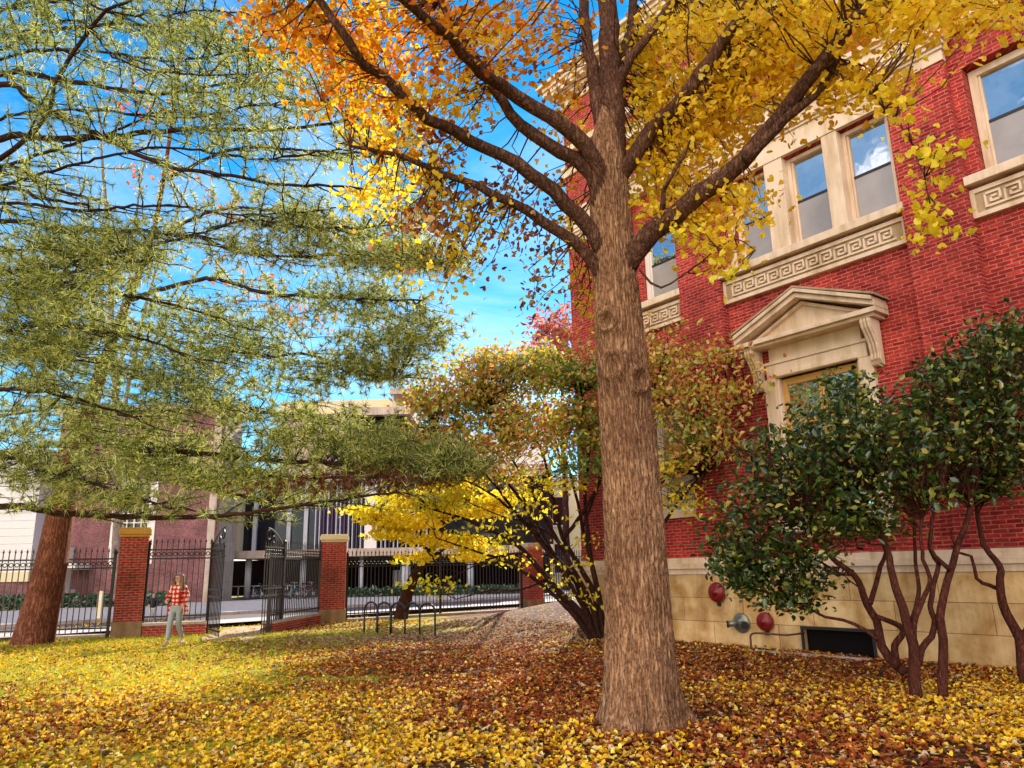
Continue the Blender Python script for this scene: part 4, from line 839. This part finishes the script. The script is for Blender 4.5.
foliage('foliage', 'leaf_lemon', [(440,500,40,16,41,15.4,17),(520,545,40,24,6,15.6,17.2),(560,570,36,26,6,15.6,17.2),(580,600,26,18,3,16,17),(470,540,36,14,11,15.4,16.8),(430,588,30,8,7,15.4,16.4),(540,490,40,24,28,15.6,17.4),(590,540,20,30,3,15.8,17.2),(665,470,24,10,11,14.8,15.8),(690,505,14,10,7,14.4,15.2),(665,500,12,14,8,14.8,15.6)], 9, .115, OVATE, .24, .07, parent=dog, nd=nd, twm='bark_dark', r1=.004)
yt, nd = stems_tree('yellow_tree', 'small tree with a dark leaning trunk and bright yellow leaves behind the bike hoops', [
 ([(400,621),(405,600),(412,580),(420,566),(430,552),(437,535),(442,510)], (27,27,26.5), .26,.05),([(416,574),(428,560),(445,545),(470,530)], (26.9,26), .10,.03),([(430,552),(410,535),(385,520),(362,512)], (26.8,25.6), .07,.02),([(437,535),(450,520),(480,512)], (26.6,26), .06,.02)], 'bark_dark')
foliage('foliage', 'leaf_lemon', [(372,511,20,5,34,24.5,26.5),(402,522,32,6,60,24.5,27),(428,498,44,6,60,24.5,27.5),(470,512,38,6,50,25,27.5),(447,541,30,6,44,25,27),(396,536,18,4,20,24.6,26),(500,498,30,6,30,25,27.5),(478,556,20,5,20,25,26.6),(440,482,36,6,34,25,27),(420,560,14,4,8,25,26)], 12, .15, FAN, .34, .04, parent=yt, nd=nd, twm='bark_dark', maxlen=2.5, front=False, r1=.006)
rh, nd = stems_tree('rhododendron', 'tall dark evergreen shrub on several bare reddish stems in front of the stone base', [
 ([(917,700),(915,680),(915,647),(910,632),(902,608),(892,577),(885,550),(877,534),(860,500)], (9.6,9.6,9.8,10), .075,.025),([(919,665),(922,647),(930,635),(933,618),(930,604),(934,581),(939,561),(930,545),(935,500)], (9.6,9.7,9.6), .042,.02),
 ([(914,640),(914,624),(926,589),(929,577),(922,559),(920,520)], (9.65,9.5,9.3), .035,.018),([(908,628),(916,609),(918,589),(915,570),(912,520)], (9.7,10,10.2), .032,.018),
 ([(905,672),(896,664),(883,645),(877,618),(867,604),(861,589),(853,575),(836,563),(820,545),(800,520)], (10.2,10.2,10,9.8), .065,.02),([(898,668),(894,650),(896,640),(904,630),(892,622),(878,616)], (10.2,10), .05,.03),
 ([(870,604),(877,583),(881,565),(886,550),(875,525),(850,500)], (10.1,10.2), .035,.015),([(878,640),(863,628),(843,620),(824,617),(800,605),(780,600),(762,592),(748,590)], (10.2,10.6,10.8), .026,.008),
 ([(943,700),(943,680),(944,640),(941,617),(945,590),(950,568),(955,552),(970,500)], (9.55,9.6,9.8), .060,.03),([(853,575),(838,572),(815,560),(790,566)], (10,10.2), .02,.008),([(950,570),(935,556),(930,540)], (9.6,9.6), .03,.015)], 'bark_rh')
foliage('foliage', 'leaf_rhodo', [(752,570,20,18,20,10.4,11.4),(772,600,18,10,12,10.4,11.2),(728,548,16,20,22,10.4,11.4),(800,600,22,10,12,10.2,11),(860,435,80,40,148,8.8,11),(790,460,50,36,86,9.4,11.6),(930,420,60,44,109,8.6,10.6),(770,505,50,40,86,9.6,11.6),(830,510,56,34,94,9.2,11.2),(900,480,70,36,101,8.8,10.8),(755,555,36,26,39,10,11.6),(800,560,40,18,31,9.8,11),
  (742,590,14,16,11,10.4,11.4),(790,585,30,12,14,10.2,11),(820,585,16,10,6,10.2,10.8),(870,525,40,14,19,9.4,10.8),(735,530,18,20,14,10.2,11.4),(845,390,36,14,19,9.4,10.8)], 10, .100, OVATE, .14, .08, parent=rh, nd=nd, twm='bark_rh', maxlen=1.5, r1=.004, spread=.75, up=.6)
rh2, nd = stems_tree('rhododendron', 'second dark evergreen shrub at the right edge, on one bare bending stem', [
 ([(1030,690),(1023,672),(1021,640),(1008,615),(1001,587),(1003,573),(997,560),(985,545),(975,500)], (10.2,10.4,10.6), .08,.02),([(1001,589),(990,585),(978,578),(972,556),(958,552),(950,530)], (10.5,10.6), .030,.014),([(1021,640),(1040,600),(1050,520)], (10.4,10.4), .05,.02)], 'bark_rh')
foliage('foliage', 'leaf_rhodo', [(985,380,46,40,117,9,11),(960,430,50,30,70,9.4,11),(1010,340,40,26,62,9.2,11),(1005,440,36,40,62,9.4,11),(1050,420,40,70,70,9,11),(985,480,36,20,28,9.8,11),(940,375,30,20,31,9.4,10.8)], 10, .100, OVATE, .14, .08, parent=rh2, nd=nd, twm='bark_rh', maxlen=1.5, r1=.004, spread=.75, up=.6)
bt, nd = stems_tree('bare_tree', 'almost bare thin stemmed tree with few red leaves behind the pines', [
 ([(118,600),(116,450),(110,300),(104,180),(100,100)], (31,31,32), .22,.03),([(114,420),(130,260),(142,170),(150,120)], (31,31.5), .10,.02),([(116,450),(150,290),(185,190),(200,140)], (31,30), .10,.02),([(113,380),(90,240),(78,170)], (31,32), .08,.02),([(130,380),(190,280),(240,230),(280,200)], (31,29), .07,.015),([(112,340),(60,230),(40,160)], (31,32), .07,.02),([(118,500),(220,380),(290,320),(330,310)], (31,28), .07,.015)], 'bark_grey')
foliage('foliage', 'leaf_red', [(130,110,40,24,12,29,32),(230,210,40,16,12,28,31),(300,310,40,20,14,27.5,30),(240,270,40,20,10,28,30),(150,180,40,26,10,29,31),(400,330,20,10,5,27.5,29),(250,300,30,20,6,28,30)], 3, .17, FAN, .3, .2, parent=bt, nd=nd, twm='bark_grey', front=False, maxlen=3, r1=.006)
rm, nd = stems_tree('maple_tree', 'far red leaved maple beyond the hall corner, under the golden canopy', [([(566,590),(565,500),(562,420),(560,340)], (36,36), .2,.05),([(565,480),(545,400),(535,340)], (36,35), .08,.02),([(564,450),(585,380),(590,330)], (36,36), .08,.02)], 'bark_dark')
foliage('foliage', 'leaf_redpink', [(560,330,26,22,60,34,37),(545,360,24,20,40,34,37),(575,360,20,24,40,34,37)], 10, .2, FAN, .4, .3, parent=rm, nd=nd, twm='bark_dark', front=False, maxlen=2.5, r1=.006)

# ================================================================== LITTER AND GRASS
def scatter(n, x0, x1, y0, y1):
    P = np.stack([RNG.uniform(x0, x1, n), RNG.uniform(y0, y1, n)], 1); return P[((np.column_stack([P, np.zeros(n)]) - P0) @ WN) > .1]
def patch(P, s, seed):
    r = np.random.default_rng(seed); v = np.zeros(len(P))
    for i in range(7):
        a = r.uniform(0, 6.28); f = r.uniform(.5, 2.4)*s; v += np.sin((P[:,0]*math.cos(a)+P[:,1]*math.sin(a))*f + r.uniform(0,6.28))
    return v/7**.5
def litter(name, P, size, tpl, mat, label, up=1.5, spread=.42):
    z = hgt(P[:,0], P[:,1]) + RNG.uniform(.008, .04, len(P)); o = leaf_cloud(name, np.column_stack([P, z]), size, tpl, M[mat], None, up, spread, 2.3)
    tag(o, label, 'fallen leaves', kind='stuff')
A_ = np.vstack([scatter(84000, -9, 9, 4.5, 12), scatter(62000, -15, 9, 12, 20), scatter(16000, -16, 6, 20, 29)])
pa = patch(A_, 1.0, 3); left = A_[:,0] + .25*(A_[:,1]-8)
yel = (pa + .25*(A_[:,1] < 9.5) - .38*((A_[:,0] > -2.6) & (A_[:,1] > 8.4)) - .55*((A_[:,0] > -3.5) & (A_[:,1] > 11)) + .5*(left < -4) + .35*((A_[:,0] > 2) & (A_[:,1] < 9)) + .7*(A_[:,1] < 8.2) + RNG.normal(size=len(A_))*.75) > 0.22  # browner mix right of centre: leaf type, plus shade put into the litter
md = np.exp(-(((A_[:,0]+.2)/4.4)**2 + ((A_[:,1]-20.8)/4.2)**2)) + .55*np.exp(-(((A_[:,0]+4)/2.6)**2+((A_[:,1]-20)/2.2)**2))
pale = (md + RNG.normal(size=len(A_))*.25) > .46
near_tr = np.hypot(A_[:,0]-TB[0], A_[:,1]-TB[1]) < .45
keep = ~near_tr & ~((A_[:,0] + .3*(A_[:,1]-12) < -3.5) & (A_[:,1] > 10.5) & (RNG.uniform(size=len(A_)) < .62)) & ((patch(A_, 2.2, 9) > -.75) | (RNG.uniform(size=len(A_)) < .35))
litter('fallen_leaves', A_[yel & ~pale & keep], .056, FAN, 'litter', 'yellow fallen leaves carpeting the lawn')
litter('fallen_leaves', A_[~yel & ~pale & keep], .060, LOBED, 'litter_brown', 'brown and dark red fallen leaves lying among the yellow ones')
litter('fallen_leaves', A_[pale & keep], .07, OVATE, 'litter_pale', 'pale dry fallen leaves on the mound by the hall corner and round the bike hoops')
G = np.vstack([scatter(60000, -16, -2, 11, 22), scatter(9000, -9, -1, 5, 11)]); G = G[(G[:,0] + .35*(G[:,1]-8) + patch(G, 1.2, 5)*1.6 < -1.2)]
n = len(G); base = np.column_stack([G, hgt(G[:,0], G[:,1])]); d = RNG.normal(size=(n,3))*[.5,.5,.1] + [0,0,1]; d /= np.linalg.norm(d, axis=1)[:,None]
s = np.cross(d, RNG.normal(size=(n,3))); s /= np.linalg.norm(s, axis=1)[:,None]; l = RNG.uniform(.05,.11,n)[:,None]
tag(np_mesh('grass', np.stack([base - s*.005, base + s*.005, base + d*l], 1), [[0,1,2]], M['grass']), 'short yellow green grass showing through the leaves on the sunny side', 'grass', kind='stuff')

mb = MB(); tw_ = np.vstack([scatter(420, -8, 8, 4.8, 12), scatter(260, -10, 7, 12, 19)])
for (x, y) in tw_:
    a = RNG.uniform(0, 6.28); L = RNG.uniform(.08, .38); z = float(hgt(x, y)) + .03
    q = np.array([[0,0,0],[L*.4,RNG.normal()*.02,.012],[L*.75,RNG.normal()*.04,.02],[L,RNG.normal()*.05,.01]]); c_, s_ = math.cos(a), math.sin(a)
    mb.tube([(x+p[0]*c_-p[1]*s_, y+p[0]*s_+p[1]*c_, z+p[2]) for p in q], [.006,.005,.004,.002], 4, cap=False)
tag(mb.build('fallen_twigs', M['bark_limb']), 'thin bare twigs lying scattered among the fallen leaves', 'twigs', kind='stuff')

# ================================================================== PEOPLE
def skin_obj(name, joints, bones, mat, parent, sub=2, root=0):
    me = bpy.data.meshes.new(name); me.from_pydata([j[0] for j in joints], bones, []); me.update()
    o = bpy.data.objects.new(name, me); COL.objects.link(o); o.parent = parent; me.materials.append(mat)
    o.modifiers.new('Skin', 'SKIN').use_smooth_shade = True
    if not me.skin_vertices: 
        bm = bmesh.new(); bm.from_mesh(me); bm.verts.layers.skin.verify(); bm.to_mesh(me); bm.free()
    for i, (sv, j) in enumerate(zip(me.skin_vertices[0].data, joints)):
        r = j[1]; sv.radius = r if isinstance(r, tuple) else (r, r); sv.use_root = (i == root)
    m = o.modifiers.new('Sub', 'SUBSURF'); m.levels = sub; m.render_levels = sub
    return o
M['skin'] = simple('skin', (0.56, 0.33, 0.24), 0.5, 0.3, var=.05, bmp=.02)
M['denim'] = simple('washed_grey_denim', (0.30, 0.34, 0.36), 0.85, var=.15)
M['shoe'] = simple('pale_shoe', (0.45, 0.42, 0.38), 0.6)
M['hair'] = simple('brown_hair', (0.16, 0.075, 0.03), 0.45, 0.4, scale=30)
M['black_cloth'] = simple('black_jacket', (0.015, 0.016, 0.02), 0.8); M['pale_cloth'] = simple('pale_trousers', (0.55, 0.50, 0.46), 0.85)
def plaid():
    m, nt, out = new_mat('red_cream_plaid'); v = coords(nt)
    n1 = noise(nt, scaled(nt, v, (7, 7, 9)), 1.0, 1); w1 = N(nt, 'ShaderNodeTexWave', bands_direction='Z'); nt.links.new(v, w1.inputs[0]); w1.inputs['Scale'].default_value = 3.1; w1.inputs['Distortion'].default_value = 3.5
    w2 = N(nt, 'ShaderNodeTexWave', bands_direction='X'); nt.links.new(v, w2.inputs[0]); w2.inputs['Scale'].default_value = 2.7; w2.inputs['Distortion'].default_value = 3.0
    f = math_(nt, 'MULTIPLY', math_(nt, 'ADD', w1.outputs[1], w2.outputs[1]), math_(nt, 'ADD', n1, .25))
    c = ramp(nt, f, [(0.0, (0.38,0.012,0.015)), (0.80, (0.50,0.03,0.025)), (0.92, (0.75,0.42,0.32)), (1, (0.75,0.55,0.45))]); principled(nt, out, c, .85, .15); return m
M['plaid'] = plaid()
def hand_chain(J, Bn, wrist, d, side, up):
    """palm with five curled digits rooted inside the palm"""
    d = np.array(d, float); d /= np.linalg.norm(d); s = np.array(side, float); u = np.array(up, float); w = np.array(J[wrist][0])
    i0 = len(J); J.append((tuple(w + d*.05), (.030,.016))); Bn.append((wrist, i0))
    for k_, off, L in [(0,-.027,.075),(1,-.009,.085),(2,.009,.08),(3,.026,.062)]:
        a = w + d*.085 + s*off; b = a + d*L*.5 + u*.008; c = b + d*L*.35 + u*.03
        n = len(J); J += [(tuple(a), .0095), (tuple(b), .0085), (tuple(c), .0065)]; Bn += [(i0, n), (n, n+1), (n+1, n+2)]
    a = w + d*.03 - s*.035; b = a + d*.035 - s*.02 + u*.01; c = b + d*.03 - s*.002 + u*.012
    n = len(J); J += [(tuple(a), .012), (tuple(b), .010), (tuple(c), .007)]; Bn += [(i0, n), (n, n+1), (n+1, n+2)]
def person(px, py, h, rz, label, grp=None, z=None, child=False):
    p = gp(px, py); o = empty('person', (p[0], p[1], z if z is not None else float(hgt(p[0], p[1]))), rz, label=label, cat='person')
    o.scale = (h/1.68,)*3; return o
# local frame: faces -y, z up, 1.68 m tall
def body(o, skin, hand=True, lw=.06):
    J = [((0,0,.92),(.145,.10)), ((0,.005,1.12),(.115,.085)), ((0,.0,1.30),(.14,.09)), ((0,.01,1.40),(.07,.06)), ((0,.0,1.47),.045), ((.0,-.012,1.54),(.072,.085)), ((.0,-.008,1.61),(.078,.092)), ((0,0,1.655),(.042,.052)),
         ((.09,0,.88),.085), ((.05,.02,.50),.056), ((.03,.26,.14),.038), ((.03,.17,.04),(.034,.026)), ((-.09,0,.88),.085), ((-.06,-.15,.50),.056), ((-.03,-.24,.10),.038), ((-.03,-.36,.04),(.034,.026)),
         ((.17,.01,1.36),.055), ((.235,.04,1.12),.042), ((.225,-.10,.93),.030), ((.222,-.12,.90),.026), ((-.17,.01,1.36),.055), ((-.25,.0,1.13),.042), ((-.20,-.17,1.03),.030), ((-.185,-.20,1.02),.026)]
    B = [(0,1),(1,2),(2,3),(3,4),(4,5),(5,6),(6,7),(0,8),(8,9),(9,10),(10,11),(0,12),(12,13),(13,14),(14,15),(2,16),(16,17),(17,18),(18,19),(2,20),(20,21),(21,22),(22,23)]
    hand_chain(J, B, 19, (-.02,-.25,-1), (0,1,0), (-1,0,0)); hand_chain(J, B, 23, (.6,-.6,-.1), (0,0,-1), (0,1,0))
    # nose, ears
    n = len(J); J += [((0,-.098,1.575),.011), ((0,-.104,1.558),.014), ((.068,.01,1.575),.012), ((-.068,.01,1.575),.012)]; B += [(5,n),(n,n+1),(5,n+2),(5,n+3)]
    return skin_obj('body', J, B, skin, o)
w_ = person(174, 644.5, 1.66, -.18, 'woman with long hair in red and cream plaid top and pale jeans')
body(w_, M['skin'])
def eyes(o, z=1.582, y=-.094):
    k = MB()
    for s in (-1, 1): k.lathe([(.001,-.006),(.009,-.003),(.010,.0),(.001,.004)], (s*.027, y, z), 8, 'y')
    k.build('eyes', M['black'], o, True); k = MB(); k.box(-.024,.024,y-.006,y+.01,1.519,1.527); k.build('mouth', M['red_disc'], o)
    k = MB()
    for s in (-1, 1): k.box(s*.027-.016, s*.027+.016, y-.004, y+.008, z+.018, z+.024)
    k.build('eyebrows', M['hair'], o)
eyes(w_)
def trousers(o, mat):
    skin_obj('trousers', [((0,0,.97),(.155,.115)), ((0,0,.90),(.165,.125)), ((.092,0,.82),.10), ((.055,.02,.50),.072), ((.032,.26,.15),.058), ((-.085,-.02,.82),.095), ((-.06,-.15,.50),.072), ((-.03,-.24,.12),.058)],
      [(0,1),(1,2),(2,3),(3,4),(1,5),(5,6),(6,7)], mat, o)
    for x, y in ((.03,.19),(-.03,-.31)):
        k = MB(); k.lathe([(.045,0),(.05,.03),(.045,.075),(.03,.095)], (x, y+.07, 0), 12); k.tube([(x,y+.08,.04),(x,y,.042),(x,y-.09,.03)], [.048,.046,.03], 10); k.build('shoe', M['shoe'], o, True)
trousers(w_, M['denim'])
skin_obj('plaid_top', [((0,0,.90),(.17,.14)), ((0,0,1.0),(.16,.13)), ((0,.0,1.15),(.145,.12)), ((0,.0,1.30),(.155,.115)), ((0,.01,1.42),(.075,.065)), ((.165,.01,1.36),.07), ((.245,.04,1.13),.068), ((.232,-.09,.95),.055), ((-.165,.01,1.36),.07), ((-.255,.0,1.14),.068), ((-.21,-.15,1.045),.055)],
  [(0,1),(1,2),(2,3),(3,4),(3,5),(5,6),(6,7),(3,8),(8,9),(9,10)], M['plaid'], w_)
skin_obj('hair', [((0,.005,1.69),(.075,.08)), ((0,.03,1.635),(.115,.095)), ((0,.06,1.54),(.13,.075)), ((0,.08,1.42),(.15,.065)), ((.03,.10,1.28),(.14,.055)), ((.05,.11,1.13),(.09,.04)), ((.095,-.01,1.58),(.045,.06)), ((.14,-.05,1.44),(.055,.06)), ((.15,-.09,1.27),(.05,.05)), ((-.095,-.01,1.58),(.042,.06)), ((-.125,-.05,1.44),(.045,.055))],
  [(0,1),(1,2),(2,3),(3,4),(4,5),(1,6),(6,7),(7,8),(1,9),(9,10)], M['hair'], w_)
sc = skin_obj('tied_sleeve', [((.215,.02,.98),.05), ((.25,.03,.84),.045), ((.255,.02,.70),.04)], [(0,1),(1,2)], M['plaid'], w_); skin_obj('tied_sleeve', [((-.20,.03,.98),.05), ((-.235,.04,.82),.045), ((-.225,.03,.64),.038)], [(0,1),(1,2)], M['plaid'], w_)
c_ = person(151.5, 623.5, 1.03, .1, 'small child in a black jacket and pale trousers beyond the railing', z=.0)
body(c_, M['skin']); eyes(c_); trousers(c_, M['pale_cloth'])
skin_obj('jacket', [((0,0,.82),(.20,.16)), ((0,0,1.0),(.19,.15)), ((0,.0,1.18),(.18,.14)), ((0,.0,1.32),(.18,.13)), ((0,.01,1.43),(.085,.075)), ((.18,.01,1.36),.085), ((.255,.04,1.13),.08), ((.24,-.09,.96),.065), ((-.18,.01,1.36),.085), ((-.265,.0,1.14),.08), ((-.215,-.15,1.045),.065)],
  [(0,1),(1,2),(2,3),(3,4),(3,5),(5,6),(6,7),(3,8),(8,9),(9,10)], M['black_cloth'], c_)
skin_obj('hair', [((0,.01,1.665),(.055,.06)), ((0,.03,1.62),(.082,.075)), ((0,.055,1.54),(.08,.05))], [(0,1),(1,2)], M['hair'], c_)

# ================================================================== CAMERA, SKY, SUN
cam = bpy.data.cameras.new('camera'); co = bpy.data.objects.new('camera', cam); COL.objects.link(co)
cam.sensor_width = 36; cam.sensor_fit = 'HORIZONTAL'; cam.lens = F/1024*36; cam.clip_end = 3000; cam.clip_start = 0.05
mw = Matrix.Identity(4); r_, u_, b_ = R[:,0], R[:,1], -R[:,2]
for i in range(3): mw[i][0] = r_[i]; mw[i][1] = u_[i]; mw[i][2] = b_[i]; mw[i][3] = C0[i]
co.matrix_world = mw; S.camera = co
AZ, EL = math.radians(12.5), math.radians(27)
sd = Vector((math.sin(AZ)*math.cos(EL), math.cos(AZ)*math.cos(EL), math.sin(EL)))
sl = bpy.data.lights.new('sun', 'SUN'); sl.energy = 5.0; sl.angle = math.radians(0.5); sl.color = (1.0, 0.90, 0.74)
so = bpy.data.objects.new('sun', sl); COL.objects.link(so); so.rotation_euler = sd.to_track_quat('Z', 'Y').to_euler(); so.location = (0, 0, 40)
W = bpy.data.worlds.new('World'); S.world = W; W.use_nodes = True; nt = W.node_tree; nt.nodes.clear()
wo = nt.nodes.new('ShaderNodeOutputWorld'); bg = nt.nodes.new('ShaderNodeBackground'); nt.links.new(bg.outputs[0], wo.inputs[0])
sky = nt.nodes.new('ShaderNodeTexSky'); sky.sky_type = 'NISHITA'; sky.sun_disc = False; sky.sun_elevation = EL; sky.sun_rotation = AZ
sky.air_density = 1.0; sky.dust_density = 0.0; sky.ozone_density = 4.0; sky.altitude = 0
hs = nt.nodes.new('ShaderNodeHueSaturation'); hs.inputs['Saturation'].default_value = 1.32; hs.inputs['Hue'].default_value = 0.488; nt.links.new(sky.outputs[0], hs.inputs['Color'])
# broken bright cloud behind the viewer, unseen, added to fill the shaded facade
gen = N(nt, 'ShaderNodeTexCoord').outputs['Generated']
dp = N(nt, 'ShaderNodeVectorMath', operation='DOT_PRODUCT'); nt.links.new(gen, dp.inputs[0]); dp.inputs[1].default_value = Vector((-0.38, -0.80, 0.46)).normalized()
cn = noise(nt, gen, 3.2, 7, 0.6, 0.3)
cov = math_(nt, 'ADD', dp.outputs['Value'], math_(nt, 'MULTIPLY', math_(nt, 'SUBTRACT', cn, 0.5), 1.5))
cm = ramp(nt, cov, [(0.68, (0,0,0)), (0.92, (1,1,1))])
FILL_CLOUD = (20.0, 17.4, 15.0)
cir = ramp(nt, noise(nt, scaled(nt, gen, (1.0, 1.6, 3.0)), 2.1, 7, 0.62, 0.5), [(0.42, (0,0,0)), (0.75, (0.42,)*3)])
veil = mixc(nt, cir, hs.outputs[0], (7.6, 7.8, 8.0))
nt.links.new(mixc(nt, cm, veil, FILL_CLOUD), bg.inputs[0]); bg.inputs[1].default_value = 0.10
vs = S.view_settings; S.display_settings.display_device = 'sRGB'; vs.view_transform = 'Standard'; vs.look = 'None'; vs.exposure = 1.22; vs.gamma = 1.0; vs.use_curve_mapping = False
S.cycles.max_bounces = 7; S.cycles.transparent_max_bounces = 8; S.cycles.diffuse_bounces = 4; S.cycles.glossy_bounces = 3; S.cycles.use_denoising = True
S.cycles.sample_clamp_indirect = 6
